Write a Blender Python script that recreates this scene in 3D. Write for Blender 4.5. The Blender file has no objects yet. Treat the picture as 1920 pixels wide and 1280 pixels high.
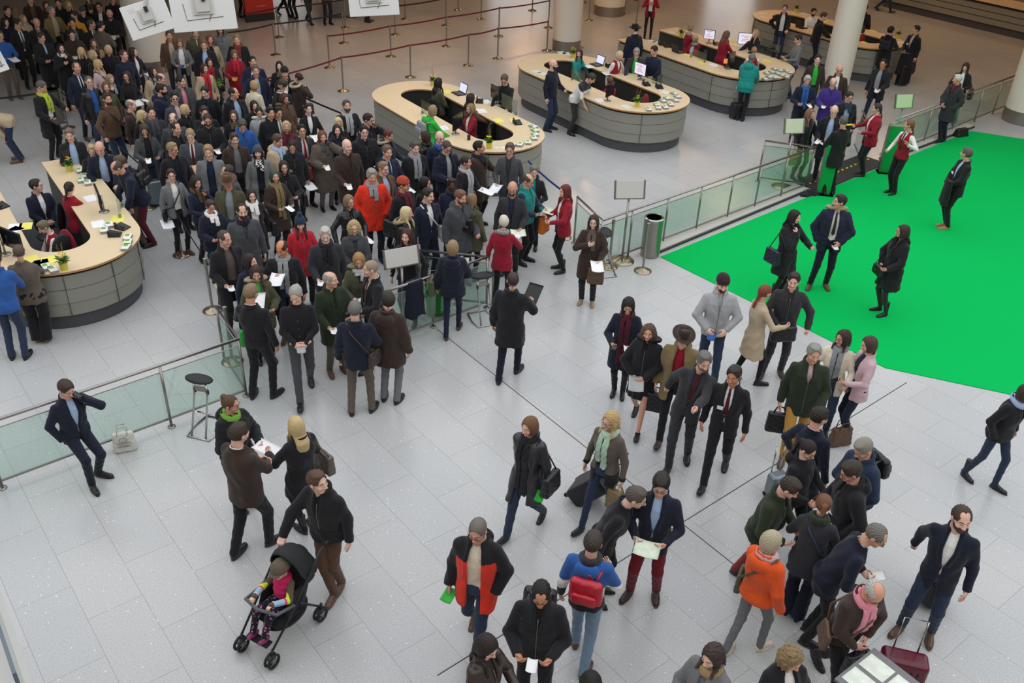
import bpy, math, random
import numpy as np
from mathutils import Matrix, Vector
C = bpy.context.scene
COL = C.collection
f32 = np.float32

# ------------------------------------------------------------ camera, sky, lights, exposure
F_PX, PITCH, ROLL, CAM_H = 1724.8, 0.557677, 0.0427764, 8.094
_c, _s = math.cos(ROLL), math.sin(ROLL)
_fw = np.array([0, math.cos(PITCH), -math.sin(PITCH)])
_rt = np.array([1., 0, 0]); _up = np.cross(_rt, _fw)
CR = _c * _rt + _s * _up; CU = -_s * _rt + _c * _up; CO = np.array([0, 0, CAM_H])
cd = bpy.data.cameras.new('camera'); cam = bpy.data.objects.new('camera', cd); COL.objects.link(cam)
cd.sensor_fit = 'HORIZONTAL'; cd.sensor_width = 36; cd.lens = F_PX / 1920 * 36; cd.clip_end = 200
cam.matrix_world = Matrix([list(r) for r in np.vstack([np.column_stack([CR, CU, -_fw, CO]), [0, 0, 0, 1]])])
C.camera = cam

def ray(x, y): return _fw * F_PX + CR * (x - 960) + CU * (640 - y)
def at(x, y, z=0.0):
    d = ray(x, y); return CO + d * ((z - CAM_H) / d[2])
def proj(p):
    d = np.array(p, float) - CO; w = d @ _fw
    return 960 + F_PX * (d @ CR) / w, 640 - F_PX * (d @ CU) / w

wd = bpy.data.worlds.new('sky'); C.world = wd; wd.use_nodes = True
_bg = wd.node_tree.nodes['Background']; _bg.inputs[0].default_value = (0.94, 0.97, 1.0, 1); _bg.inputs[1].default_value = 1.52
def area_light(name, loc, size, power, color, rot=(0, 0, 0), sy=None):
    l = bpy.data.lights.new(name, 'AREA'); l.size = size; l.energy = power; l.color = color
    if sy: l.shape = 'RECTANGLE'; l.size_y = sy
    o = bpy.data.objects.new(name, l); o.location = loc; o.rotation_euler = rot; COL.objects.link(o); return o
for _x, _y, _e in ((-4, 31, 120), (2, 35, 120), (8, 33, 80), (8, 42, 90), (15, 38, 90), (14, 30, 60), (22, 30, 80), (22, 40, 80), (-4, 43, 90), (0, 52, 120), (12, 52, 120), (26, 20, 60), (-7.5, 29, 45), (-18, 32, 8)):
    area_light('ceiling_lamp', (_x, _y, 6.1), 1.6, _e, (1.0, 0.60, 0.33))
C.view_settings.view_transform = 'Standard'; C.view_settings.look = 'None'
C.view_settings.exposure = 0.0; C.view_settings.gamma = 1.0; C.view_settings.use_curve_mapping = False

# ------------------------------------------------------------ materials
def lin(c):
    if isinstance(c, str): c = c.lstrip('#'); c = c * 3 if len(c) == 2 else c; c = [int(c[i:i + 2], 16) for i in (0, 2, 4)]
    return tuple(((v / 255) / 12.92 if v / 255 < .04045 else ((v / 255 + .055) / 1.055) ** 2.4) for v in c)
PAL = dict(bk='1b1b1f', ch='303034', dg='45464a', gr='6d6e70', lg='a2a3a5', wh='e2dfdb', cr='d9cdb8', nv='1c2236', dn='161b2c', bl='2a5598',
    sb='9db4d4', jn='27344b', lj='71879d', br='5a4231', db='382b25', tp='5d5349', tn='9a7f5c', be='b8a58a', ol='4b4a36', kh='7b6a48', dk='26301f',
    gn='2fae3c', rd='8c1428', br2='7c2a26', sc='b01f2e', rr='d8321c', og='d8521e', mu='c98a1e', pk='d98a9a', lp='c9aab0', pu='3b2c78', te='16877e', tq='17a0c4',
    bu='5a1a2a', cm='c99f7a', ye='d9c62a', gy='8a8d90', mg='c81e5e', mi='a9c4ae', ho='b98b3e', wn='4a1420')
_mats = {}
def mat(key, col, rough=.8, metal=0., bump=0., scale=60., vary=0., spec=.5, trans=0., emit=0., sheen=0.):
    if key in _mats: return _mats[key]
    m = bpy.data.materials.new(key); m.use_nodes = True; nt = m.node_tree; b = nt.nodes['Principled BSDF']
    c = lin(col) if not isinstance(col, tuple) else col
    b.inputs['Base Color'].default_value = (*c, 1); b.inputs['Roughness'].default_value = rough; b.inputs['Metallic'].default_value = metal
    b.inputs['Specular IOR Level'].default_value = spec
    if trans: b.inputs['Transmission Weight'].default_value = trans
    if sheen: b.inputs['Sheen Weight'].default_value = sheen
    if emit: b.inputs['Emission Color'].default_value = (*c, 1); b.inputs['Emission Strength'].default_value = emit
    if bump or vary:
        tc = nt.nodes.new('ShaderNodeTexCoord'); n = nt.nodes.new('ShaderNodeTexNoise'); n.inputs['Scale'].default_value = scale; n.inputs['Detail'].default_value = 3
        nt.links.new(tc.outputs['Object'], n.inputs['Vector'])
        if bump:
            bp = nt.nodes.new('ShaderNodeBump'); bp.inputs['Strength'].default_value = bump; bp.inputs['Distance'].default_value = .01
            nt.links.new(n.outputs['Fac'], bp.inputs['Height']); nt.links.new(bp.outputs['Normal'], b.inputs['Normal'])
        if vary:
            mx = nt.nodes.new('ShaderNodeMix'); mx.data_type = 'RGBA'; mx.inputs[6].default_value = (*[v * (1 - vary) for v in c], 1); mx.inputs[7].default_value = (*[min(1, v * (1 + vary)) for v in c], 1)
            nt.links.new(n.outputs['Fac'], mx.inputs[0]); nt.links.new(mx.outputs[2], b.inputs['Base Color'])
    _mats[key] = m; return m
def colr(c): return PAL.get(c, c)
def cloth(c):
    return mat('cloth_' + c, colr(c), .85, bump=.35, scale=45, vary=.18, spec=.25, sheen=.12)
def leather(c): return mat('leather_' + c, colr(c), .38, bump=.2, scale=40, vary=.15)
def skinm(c): return mat('skin_' + c, c, .5, vary=.05, scale=15, spec=.4)
def hairm(c):
    r_ = [int(c[i:i + 2], 16) for i in (0, 2, 4)] if len(c) == 6 else [42] * 3; g_ = sum(r_) / 3; c2 = '%02x%02x%02x' % tuple(int(min(255, (v * .72 + g_ * .28) * 1.02)) for v in r_)
    return mat('hair_' + c, c2, .55, bump=.6, scale=120, vary=.35, spec=.4)
def plain(c, r=.5): return mat('plain_%s_%d' % (c, int(r * 10)), colr(c), r)
STEEL = mat('brushed_steel', '9a9690', .32, metal=.9)
CHROME = mat('chrome', 'b5b5b5', .15, metal=1.)
BRASSY = mat('warm_steel', 'a3967f', .25, metal=.9)
RUBBER = mat('black_rubber', '17171a', .6)
WOODTOP = mat('birch_laminate', 'd9c3a0', .42, vary=.05, scale=6)
WOODEDGE = mat('beech_edge', 'b58a5c', .5)
PANEL = mat('warm_grey_panel', '8b8a80', .45)
SEAM = mat('dark_seam', '30302e', .6)
PLINTH = mat('anthracite_plinth', '4b4b50', .5)
PAPER = mat('paper_white', 'e9e9ec', .7)
def glassmat():
    m = bpy.data.materials.new('greenish_glass'); m.use_nodes = True; nt = m.node_tree; nt.nodes.clear()
    o = nt.nodes.new('ShaderNodeOutputMaterial'); mx = nt.nodes.new('ShaderNodeMixShader'); t = nt.nodes.new('ShaderNodeBsdfTransparent'); g = nt.nodes.new('ShaderNodeBsdfGlossy')
    t.inputs[0].default_value = (.84, .91, .88, 1); g.inputs['Roughness'].default_value = .03; g.inputs[0].default_value = (.8, .9, .85, 1)
    mx.inputs[0].default_value = .07; nt.links.new(t.outputs[0], mx.inputs[1]); nt.links.new(g.outputs[0], mx.inputs[2]); nt.links.new(mx.outputs[0], o.inputs[0]); return m
GLASS = glassmat()

# ------------------------------------------------------------ mesh helpers
def mesh_obj(name, V, Fc, mats, parent=None, mi=None, smooth=True, loc=None, rot=None):
    me = bpy.data.meshes.new(name); V = np.asarray(V, f32)
    if isinstance(Fc, np.ndarray) and Fc.ndim == 2:
        n, k = Fc.shape; me.vertices.add(len(V)); me.vertices.foreach_set('co', V.ravel()); me.loops.add(n * k); me.loops.foreach_set('vertex_index', Fc.astype(np.int32).ravel())
        me.polygons.add(n); me.polygons.foreach_set('loop_start', np.arange(n, dtype=np.int32) * k); me.polygons.foreach_set('loop_total', np.full(n, k, np.int32))
    else: me.from_pydata([tuple(v) for v in V.tolist()], [], [tuple(f) for f in Fc])
    for m in (mats if isinstance(mats, (list, tuple)) else [mats]): me.materials.append(m)
    if mi is not None: me.polygons.foreach_set('material_index', np.asarray(mi, np.int32))
    me.polygons.foreach_set('use_smooth', np.full(len(me.polygons), bool(smooth)))
    me.update(calc_edges=True); me.validate()
    o = bpy.data.objects.new(name, me); COL.objects.link(o)
    if parent: o.parent = parent
    if loc is not None: o.location = loc
    if rot is not None: o.rotation_euler = rot
    return o
def empty(name, loc=(0, 0, 0), rz=0.):
    o = bpy.data.objects.new(name, None); COL.objects.link(o); o.location = [float(v) for v in loc]; o.rotation_euler = (0, 0, rz); o.empty_display_size = .1; return o
def tag(o, label=None, cat=None, group=None, kind=None):
    if label: o['label'] = label
    if cat: o['category'] = cat
    if group: o['group'] = group
    if kind: o['kind'] = kind
    return o
class MB:
    def __init__(s): s.v = []; s.f = []; s.m = []
    def add(s, V, Fs, mi=0):
        b = len(s.v); s.v += [tuple(map(float, v)) for v in V]; s.f += [tuple(b + int(i) for i in f) for f in Fs]; s.m += [mi] * len(Fs); return s
    def box(s, c, d, rz=0., mi=0, M=None):
        x, y, z = [v / 2 for v in d]; P = [(-x, -y, -z), (x, -y, -z), (x, y, -z), (-x, y, -z), (-x, -y, z), (x, -y, z), (x, y, z), (-x, y, z)]
        ca, sa = math.cos(rz), math.sin(rz); V = []
        for p in P:
            if M is not None: q = M @ np.array(p)
            else: q = (p[0] * ca - p[1] * sa, p[0] * sa + p[1] * ca, p[2])
            V.append((q[0] + c[0], q[1] + c[1], q[2] + c[2]))
        return s.add(V, [(0, 3, 2, 1), (4, 5, 6, 7), (0, 1, 5, 4), (1, 2, 6, 5), (2, 3, 7, 6), (3, 0, 4, 7)], mi)
    def tube(s, pts, r, n=10, mi=0, closed=False):
        pts = [np.array(p, float) for p in pts]; rs = r if hasattr(r, '__len__') else [r] * len(pts); V = []; k = len(pts); ref = None
        for i in range(k):
            a = pts[i - 1] if (i or closed) else pts[i]; b = pts[(i + 1) % k] if (i < k - 1 or closed) else pts[i]
            t = b - a; t = t / (np.linalg.norm(t) + 1e-9)
            if ref is None: ref = np.array([0, 0, 1.]) if abs(t[2]) < .9 else np.array([1., 0, 0])
            u = np.cross(t, ref); u /= np.linalg.norm(u) + 1e-9; w = np.cross(u, t); ref = w
            for j in range(n):
                q = 2 * math.pi * j / n; V.append(pts[i] + rs[i] * (math.cos(q) * u + math.sin(q) * w))
        Fs = []
        for i in range(k if closed else k - 1):
            for j in range(n): Fs.append((i * n + j, i * n + (j + 1) % n, ((i + 1) % k) * n + (j + 1) % n, ((i + 1) % k) * n + j))
        if not closed: Fs += [tuple(range(n))[::-1], tuple(range((k - 1) * n, k * n))]
        return s.add(V, Fs, mi)
    def lathe(s, prof, c=(0, 0, 0), n=24, mi=0):
        V = []; k = len(prof)
        for r, z in prof:
            for j in range(n): q = 2 * math.pi * j / n; V.append((c[0] + r * math.cos(q), c[1] + r * math.sin(q), c[2] + z))
        Fs = [(i * n + j, i * n + (j + 1) % n, (i + 1) * n + (j + 1) % n, (i + 1) * n + j) for i in range(k - 1) for j in range(n)]
        Fs += [tuple(range(n))[::-1], tuple(range((k - 1) * n, k * n))]
        return s.add(V, Fs, mi)
    def prism(s, poly, z0, z1, mi=0):
        n = len(poly); V = [(p[0], p[1], z0) for p in poly] + [(p[0], p[1], z1) for p in poly]
        return s.add(V, [tuple(range(n))[::-1], tuple(range(n, 2 * n))] + [(i, (i + 1) % n, n + (i + 1) % n, n + i) for i in range(n)], mi)
    def obj(s, name, mats, parent=None, smooth=False, loc=None, rot=None, bevel=0., angle=None):
        o = mesh_obj(name, s.v, s.f, mats, parent, s.m, smooth, loc, rot)
        if smooth and angle is not None: 
            try: o.data.set_sharp_from_angle(angle=angle)
            except Exception: pass
        if bevel:
            b = o.modifiers.new('bevel', 'BEVEL'); b.width = bevel; b.segments = 2; b.limit_method = 'ANGLE'
        return o

# ------------------------------------------------------------ implicit surfaces (surface nets)
_CORN = np.array([(i, j, k) for i in (0, 1) for j in (0, 1) for k in (0, 1)])
_EDG = [(a, b) for a in range(8) for b in range(a + 1, 8) if np.abs(_CORN[a] - _CORN[b]).sum() == 1]
def nets(fn, lo, hi, h):
    lo = np.asarray(lo, float); n = np.ceil((np.asarray(hi, float) - lo) / h).astype(int) + 1
    X, Y, Z = [(lo[i] + h * np.arange(n[i])).astype(f32).reshape([-1 if k == i else 1 for k in range(3)]) for i in range(3)]
    Fv = np.ascontiguousarray(np.broadcast_to(fn(X, Y, Z), n)).astype(f32)
    Fv[0], Fv[-1], Fv[:, 0], Fv[:, -1], Fv[:, :, 0], Fv[:, :, -1] = (1.,) * 6
    S = Fv < 0
    cnt = np.zeros(n - 1, np.int8)
    for c in _CORN: cnt += S[c[0]:n[0] - 1 + c[0], c[1]:n[1] - 1 + c[1], c[2]:n[2] - 1 + c[2]]
    act = (cnt > 0) & (cnt < 8); ix = np.argwhere(act)
    if len(ix) == 0: return np.zeros((0, 3), f32), np.zeros((0, 4), np.int32)
    fl = Fv.ravel(); st = np.array([n[1] * n[2], n[2], 1]); base = ix @ st
    cv = np.stack([fl[base + c @ st] for c in _CORN], 1)
    acc = np.zeros((len(ix), 3)); w = np.zeros(len(ix))
    for a, b in _EDG:
        va, vb = cv[:, a], cv[:, b]; m = (va < 0) != (vb < 0)
        t = np.where(m, va / np.where(m, va - vb, 1), 0)
        p = _CORN[a] + t[:, None] * (_CORN[b] - _CORN[a]); acc += np.where(m[:, None], p, 0); w += m
    V = (lo + h * (ix + acc / w[:, None])).astype(f32)
    idm = np.full(n - 1, -1, np.int32); idm[act] = np.arange(len(ix), dtype=np.int32)
    Q = []
    for ax in range(3):
        s0 = [slice(0, n[k] - (1 if k == ax else 0)) for k in range(3)]; s1 = list(s0); s1[ax] = slice(1, n[ax]); s0[ax] = slice(0, n[ax] - 1)
        A, B = S[tuple(s0)], S[tuple(s1)]; u, v = [k for k in range(3) if k != ax]
        e = np.argwhere(A != B); e = e[(e[:, u] > 0) & (e[:, v] > 0) & (e[:, u] < n[u] - 1) & (e[:, v] < n[v] - 1)]
        if len(e) == 0: continue
        ins = A[tuple(e.T)]; q = []
        for du, dv in ((-1, -1), (0, -1), (0, 0), (-1, 0)):
            c = e.copy(); c[:, u] += du; c[:, v] += dv; q.append(idm[tuple(c.T)])
        q = np.stack(q, 1); flip = ins if ax != 1 else ~ins
        q = np.where(flip[:, None], q, q[:, ::-1]); Q.append(q)
    return V, np.concatenate(Q).astype(np.int32)
def cap(X, Y, Z, a, b, ra, rb):
    a = np.asarray(a, f32); d = np.asarray(b, f32) - a; L = float(d @ d) + 1e-9
    x, y, z = X - a[0], Y - a[1], Z - a[2]; t = np.clip((x * d[0] + y * d[1] + z * d[2]) / L, 0, 1)
    return np.sqrt((x - t * d[0]) ** 2 + (y - t * d[1]) ** 2 + (z - t * d[2]) ** 2) - (ra + (rb - ra) * t)
def ell(X, Y, Z, c, r):
    k = np.sqrt(((X - c[0]) / r[0]) ** 2 + ((Y - c[1]) / r[1]) ** 2 + ((Z - c[2]) / r[2]) ** 2); return (k - 1) * min(r)
def smin(a, b, k):
    h = np.clip(.5 + .5 * (b - a) / k, 0, 1); return b + (a - b) * h - k * h * (1 - h)
def smax(a, b, k): return -smin(-a, -b, k)
def bump1(x, c, w): return np.exp(-((x - c) / w) ** 2)
# ------------------------------------------------------------ people
V3 = lambda *a: np.array(a, float)
def nrm(v): v = np.asarray(v, float); return v / (np.linalg.norm(v) + 1e-9)
def rotz(a): c, s = math.cos(a), math.sin(a); return np.array([[c, -s, 0], [s, c, 0], [0, 0, 1.]])
def rotx(a): c, s = math.cos(a), math.sin(a); return np.array([[1., 0, 0], [0, c, -s], [0, s, c]])
def roty(a): c, s = math.cos(a), math.sin(a); return np.array([[c, 0, s], [0, 1., 0], [-s, 0, c]])
def frame(d, n):
    z = nrm(d); y = nrm(np.asarray(n, float) - z * np.dot(n, z)); x = np.cross(y, z); return np.column_stack([x, y, z])
def merge(parts):
    V, F_, M_ = [], [], []; b = 0
    for v, f, m in parts:
        if len(v) == 0: continue
        V.append(v); F_.append(f + b); M_.append(m if hasattr(m, '__len__') else np.full(len(f), m, np.int32)); b += len(v)
    return np.concatenate(V), np.concatenate(F_), np.concatenate(M_)
_tpl = {}
def cached(key, fn):
    if key not in _tpl: _tpl[key] = fn()
    return _tpl[key]

def head_tpl(sex, h):
    k = 1. if sex == 'm' else .94; jw = .060 if sex == 'm' else .053
    def f(X, Y, Z):
        a = ell(X, Y, Z, (0, -.014, .026), (.077, .098, .090)); a = smin(a, ell(X, Y, Z, (0, .024, -.034), (jw, .068, .080)), .03)
        a = smin(a, ell(X, Y, Z, (0, .066, -.090), (.026 if sex == 'm' else .02, .022, .020)), .02)
        ax = np.abs(X)
        a = smin(a, cap(ax, Y, Z, (0, .084, .024), (.038, .070, .020), .011, .008), .014)
        a = smin(a, ell(ax, Y, Z, (.040, .062, -.030), (.022, .022, .02)), .015)
        a = smax(a, -ell(ax, Y, Z, (.030, .106, .004), (.018, .020, .013)), .010)
        a = np.minimum(a, ell(ax, Y, Z, (.030, .078, .004), (.013, .0125, .011)))
        a = smin(a, cap(X, Y, Z, (0, .090, .010), (0, .112, -.027), .007, .012), .008)
        a = smin(a, ell(ax, Y, Z, (.012, .098, -.034), (.009, .012, .008)), .006)
        a = smin(a, cap(ax, Y, Z, (0, .091, -.055), (.017, .084, -.057), .0075, .004), .006)
        a = smax(a, -cap(ax, Y, Z, (0, .105, -.057), (.02, .096, -.058), .003, .002), .004)
        a = np.minimum(a, ell(ax, Y, Z, (.079, -.006, -.004), (.011, .021, .032)))
        nk = .054 if sex == 'm' else .046
        return smin(a, cap(X, Y, Z, (0, -.022, -.06), (0, -.045, -.22), nk, nk + .008), .025)
    V, Q = nets(f, (-.1, -.13, -.24), (.1, .14, .13), h)
    c = V[Q].mean(1); x = np.abs(c[:, 0]); y, z = c[:, 1], c[:, 2]; m = np.zeros(len(Q), np.int32); g = max(h, .004)
    eye = (np.hypot(x - .030, (z - .003) * 1.7) < .012) & (y > .078); m[eye] = 4; m[eye & (np.abs(x - .030) < max(.0055, g * .7))] = 1
    m[(np.abs(z - (-.056)) < max(.007, g * .6)) & (x < .021) & (y > .08)] = 2
    m[(x > .014) & (x < .046) & (np.abs(z - .026 + (x - .03) * .1) < max(.0045, g * .5)) & (y > .06)] = 3
    return V * k, Q, m
def hair_tpl(style, h):
    def f(X, Y, Z):
        ax = np.abs(X); th = {'short': .011, 'crop': .006, 'reced': .009, 'ring': .008, 'pony': .009, 'bun': .009, 'thick': .017, 'swept': .013}.get(style, .011)
        r = (.077 + th, .098 + th, .090 + th)
        a = ell(X, Y, Z, (0, -.014, .026), r)
        a += .0028 * np.sin(np.arctan2(X, -Y + .02) * 21 + 5 * np.sin(Z * 40)) * (style not in ('crop',))
        face = ell(X, Y, Z, (0, .122, -.018), (.080, .096 if style != 'swept' else .090, .122)); low = -.06
        cuts = [-face]
        if style in ('long', 'bob', 'curly', 'wavy', 'longstraight'):
            bot = {'bob': -.115, 'curly': -.13, 'wavy': -.20, 'long': -.24, 'longstraight': -.34}[style]; w = {'curly': .118, 'bob': .102}.get(style, .096)
            a = smin(a, ell(X, Y, Z, (0, -.025, -.03), (w, .10, .125)), .03)
            if bot < -.14:
                a = smin(a, ell(X, Y, Z, (0, -.085, (bot - .02) / 2), (.088, .042, -bot / 2 + .06)), .03)
                a = smin(a, cap(ax, Y, Z, (.080, .0, -.02), (.082, .035, bot * .85), .024, .016), .02)
            if style in ('curly', 'wavy'): a += (.014 if style == 'curly' else .006) * np.sin(X * 95 + 2 * np.sin(Z * 60)) * np.sin(Z * 85 + 1.3) * np.sin(Y * 90)
            cuts = [-smin(face, ell(X, Y, Z, (0, .13, -.14), (.066, .10, .17)), .01)]; low = bot
            neck = cap(X, Y, Z, (0, .0, -.10), (0, .0, -.40), .055, .062); cuts.append(-neck)
        else:
            cuts.append(-ell(ax, Y, Z, (.095, .004, -.018), (.026, .028, .042)))
            cuts.append(-cap(ax, Y, Z, (.085, .06, -.03), (.075, .045, -.2), .05, .05))
            cuts.append(-cap(X, Y, Z, (0, .02, -.10), (0, .0, -.25), .075, .08))
        if style == 'reced': cuts.append(-ell(ax, Y, Z, (.030, .080, .105), (.038, .055, .050)))
        if style == 'ring': cuts.append(-ell(X, Y, Z, (0, .025, .135), (.066, .11, .085)))
        if style in ('short', 'thick', 'swept'): a = smin(a, ell(X, Y, Z, (.012 if style == 'swept' else 0, .020, .104), (.050, .050, .018)), .02)
        for c in cuts: a = smax(a, c, .006)
        if style == 'pony':
            a = smin(a, ell(X, Y, Z, (0, -.115, .03), (.022, .02, .022)), .01); a = smin(a, cap(X, Y, Z, (0, -.125, .02), (0, -.150, -.17), .032, .016), .015)
        if style == 'lowpony': a = smin(a, cap(X, Y, Z, (0, -.10, -.03), (0, -.115, -.24), .03, .02), .015)
        if style == 'bun': a = smin(a, ell(X, Y, Z, (0, -.088, .095), (.042, .040, .036)), .008)
        if style == 'lowbun': a = smin(a, ell(X, Y, Z, (0, -.125, .0), (.036, .032, .036)), .008)
        lim = -.36 if style in ('pony', 'lowpony') else low
        return smax(a, lim - Z + 0 * X, .012)
    V, Q = nets(f, (-.15, -.20, -.38), (.15, .16, .16), h); return V, Q
_CURL = {'relax': (14, 22, 16), 'hold': (48, 42, 20), 'fist': (78, 88, 45), 'flat': (4, 6, 4), 'pinch': (38, 30, 14), 'point': (72, 85, 45)}
def hand_tpl(pose, h):
    segs = []
    for i, (x, L, r) in enumerate(((-.030, .072, .0088), (-.010, .080, .009), (.010, .075, .0088), (.029, .060, .008))):
        c = _CURL['flat'] if (pose == 'point' and i == 0) else _CURL[pose]; a = 0; p = V3(x, -.002, .084 if i < 3 else .076); sp = (x + .0) * 1.6
        for k, fr in enumerate((.42, .32, .26)):
            a += math.radians(c[k] + i * 2); q = p + L * fr * V3(sp * (1 - k * .3), math.sin(a), math.cos(a)); segs.append((p, q, r - k * .0006, r - (k + 1) * .0006)); p = q
    tb = V3(-.030, .006, .020)
    t1 = {'hold': V3(-.045, .034, .052), 'pinch': V3(-.045, .030, .055), 'fist': V3(-.040, .032, .050), 'point': V3(-.04, .03, .05)}.get(pose, V3(-.055, .018, .052))
    t2 = {'hold': V3(-.030, .048, .078), 'pinch': V3(-.032, .040, .088), 'fist': V3(-.012, .046, .066), 'point': V3(-.014, .044, .066)}.get(pose, V3(-.064, .024, .082))
    segs += [(tb, t1, .014, .011), (t1, t2, .0105, .0085)]
    def f(X, Y, Z):
        a = ell(X, Y, Z, (0, 0, .048), (.043, .017, .052)); a = smin(a, cap(X, Y, Z, (0, -.002, -.07), (0, 0, .03), .029, .025), .02)
        b = None
        for p, q, r0, r1 in segs:
            c = cap(X, Y, Z, p, q, max(r0, h * 1.0), max(r1, h * .95)); b = c if b is None else np.minimum(b, c)
        return smin(a, b, .007)
    return nets(f, (-.085, -.04, -.085), (.06, .115, .185), h)
def shoe_tpl(kind, h):
    def f(X, Y, Z):
        a = cap(X, Y, Z, (0, -.075, .040), (0, .125, .030), .040, .036); a = smin(a, cap(X, Y, Z, (0, -.055, .055), (0, -.045, .10 if kind != 'boot' else .34), .040, .034 if kind != 'boot' else .050 if kind != 'boot' else .047), .03)
        if kind in ('pump',): a = smax(a, -cap(X, Y, Z, (0, -.02, .10), (0, .06, .075), .04, .03), .008)
        if kind in ('shoe', 'boot', 'sneak'): a = smin(a, cap(X, Y, Z, (0, -.02, .075), (0, .06, .05), .028, .024), .02)
        sole = np.maximum(np.maximum(ell(X, Y, Z + 0, (0, .025, .01), (.049, .150, .10)), Z - .016), -Z)
        a = np.minimum(np.maximum(a, .004 - Z), sole + 0 * X)
        a = np.maximum(a, Z - (.088 if kind != 'boot' else .33))
        return a
    return nets(f, (-.08, -.16, -.03), (.08, .20, .38 if kind == 'boot' else .13), h)

# arms: wrist (x outward), elbow pole, hand direction, palm normal, finger pose
ARM = {
 'd': ((.275, .03, .87), (.5, -1, 0), (0, .08, -1), (-1, .1, 0), 'relax'), 'w': ((.25, .25, .94), (.3, -1, -.3), (-.1, .5, -1), (-1, 0, 0), 'relax'),
 'v': ((.28, -.22, .90), (.3, -1, .2), (0, -.3, -1), (-1, 0, 0), 'relax'), 'p': ((.15, .28, 1.10), (.8, -.6, -.8), (-.45, .85, .1), (-.5, -.1, .8), 'pinch'),
 'q': ((.19, .27, 1.02), (.7, -.8, -.5), (-.15, 1, .05), (-.7, 0, .7), 'pinch'), 'P': ((.14, .26, 1.27), (.9, -.2, -1), (-.3, .7, .5), (-.6, -.5, .4), 'pinch'),
 'k': ((.215, .07, .93), (1, -.9, 0), (-.2, .4, -1), (-1, 0, 0), None), 'h': ((.135, .10, 1.47), (1, .1, -1), (-.15, -.2, 1), (-1, 0, .1), 'hold'),
 'c': ((-.04, .22, 1.17), (1, .1, -.6), (-1, .05, .15), (0, -1, 0), 'relax'), 'b': ((.065, .23, 1.00), (1, -.5, -.2), (-1, .35, -.15), (0, -1, .2), 'relax'),
 'o': ((.19, .42, 1.09), (.6, -.6, -1), (-.15, 1, -.1), (0, .1, -1), 'relax'), 'f': ((.10, .50, 1.30), (.6, -.3, -1), (-.1, 1, .1), (-1, 0, .2), 'point'),
 'x': ((.05, -.22, 1.0), (1, -.4, .2), (-1, -.2, -.1), (0, 1, 0), 'relax'), 'g': ((.05, .19, 1.27), (.9, .2, -1), (-.8, .25, .5), (0, -1, 0), 'relax'),
 'a': ((.20, -.02, 1.02), (1, -.5, .1), (-.6, .4, -.6), (-.4, -1, 0), 'relax'), 'm': ((.06, .15, 1.40), (.8, .2, -1), (-.25, .05, 1), (0, -1, 0), 'hold'),
 'e': ((.22, .34, 1.14), (.8, -.6, -.6), (-.1, 1, .2), (-.8, 0, .5), 'hold'), 't': ((.16, .40, .92), (.9, -.3, 0), (-.1, 1, -.1), (0, 0, -1), 'relax'),
 'j': ((.33, .12, .95), (.8, -.6, 0), (.1, .4, -1), (-1, 0, 0), 'fist'), 'r': ((.34, -.30, .86), (.4, -.6, .5), (.2, -.6, -1), (-1, 0, 0), 'fist'),
 'T': ((.36, .44, .93), (.8, -.3, 0), (-.1, 1, -.3), (0, 0, -1), 'hold'),
 'n': ((.14, .16, .98), (1, -.3, .2), (-.6, .6, -.5), (-.3, -1, 0), 'relax'), 'u': ((.26, .20, 1.30), (1, -.2, -1), (0, .3, 1), (0, 1, 0), 'relax'),
}
# feet per stance: (x, y, z, yaw deg, pitch deg), right foot then left
FEET = {'s': ((.11, 0, 0, -9, 0), (-.11, .02, 0, 9, 0)), 't': ((.17, .05, 0, -16, 0), (-.13, -.04, 0, 12, 0)), 'n': ((.075, 0, 0, -4, 0), (-.075, .03, 0, 6, 0)),
 'w': ((.09, .33, .01, -4, 8), (-.09, -.30, .05, 4, -32)), 'W': ((.09, -.30, .05, -4, -32), (-.09, .33, .01, 4, 8)), 'l': ((.10, .38, 0, -10, 0), (-.12, .20, 0, 30, 0)),
 'x': ((-.07, .14, 0, 6, 0), (-.06, -.03, 0, 8, 0)), 'c': ((.12, .40, 0, -4, 0), (-.12, .42, 0, 4, 0)), 'f': ((.10, .20, 0, -12, 0), (-.10, -.16, 0, 10, 0)), 'g': ((.10, -.16, 0, -10, 0), (-.10, .20, 0, 12, 0)),
 'r': ((.02, -.16, .0, 0, 0), (.08, -.42, .22, 0, -75))}
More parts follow.
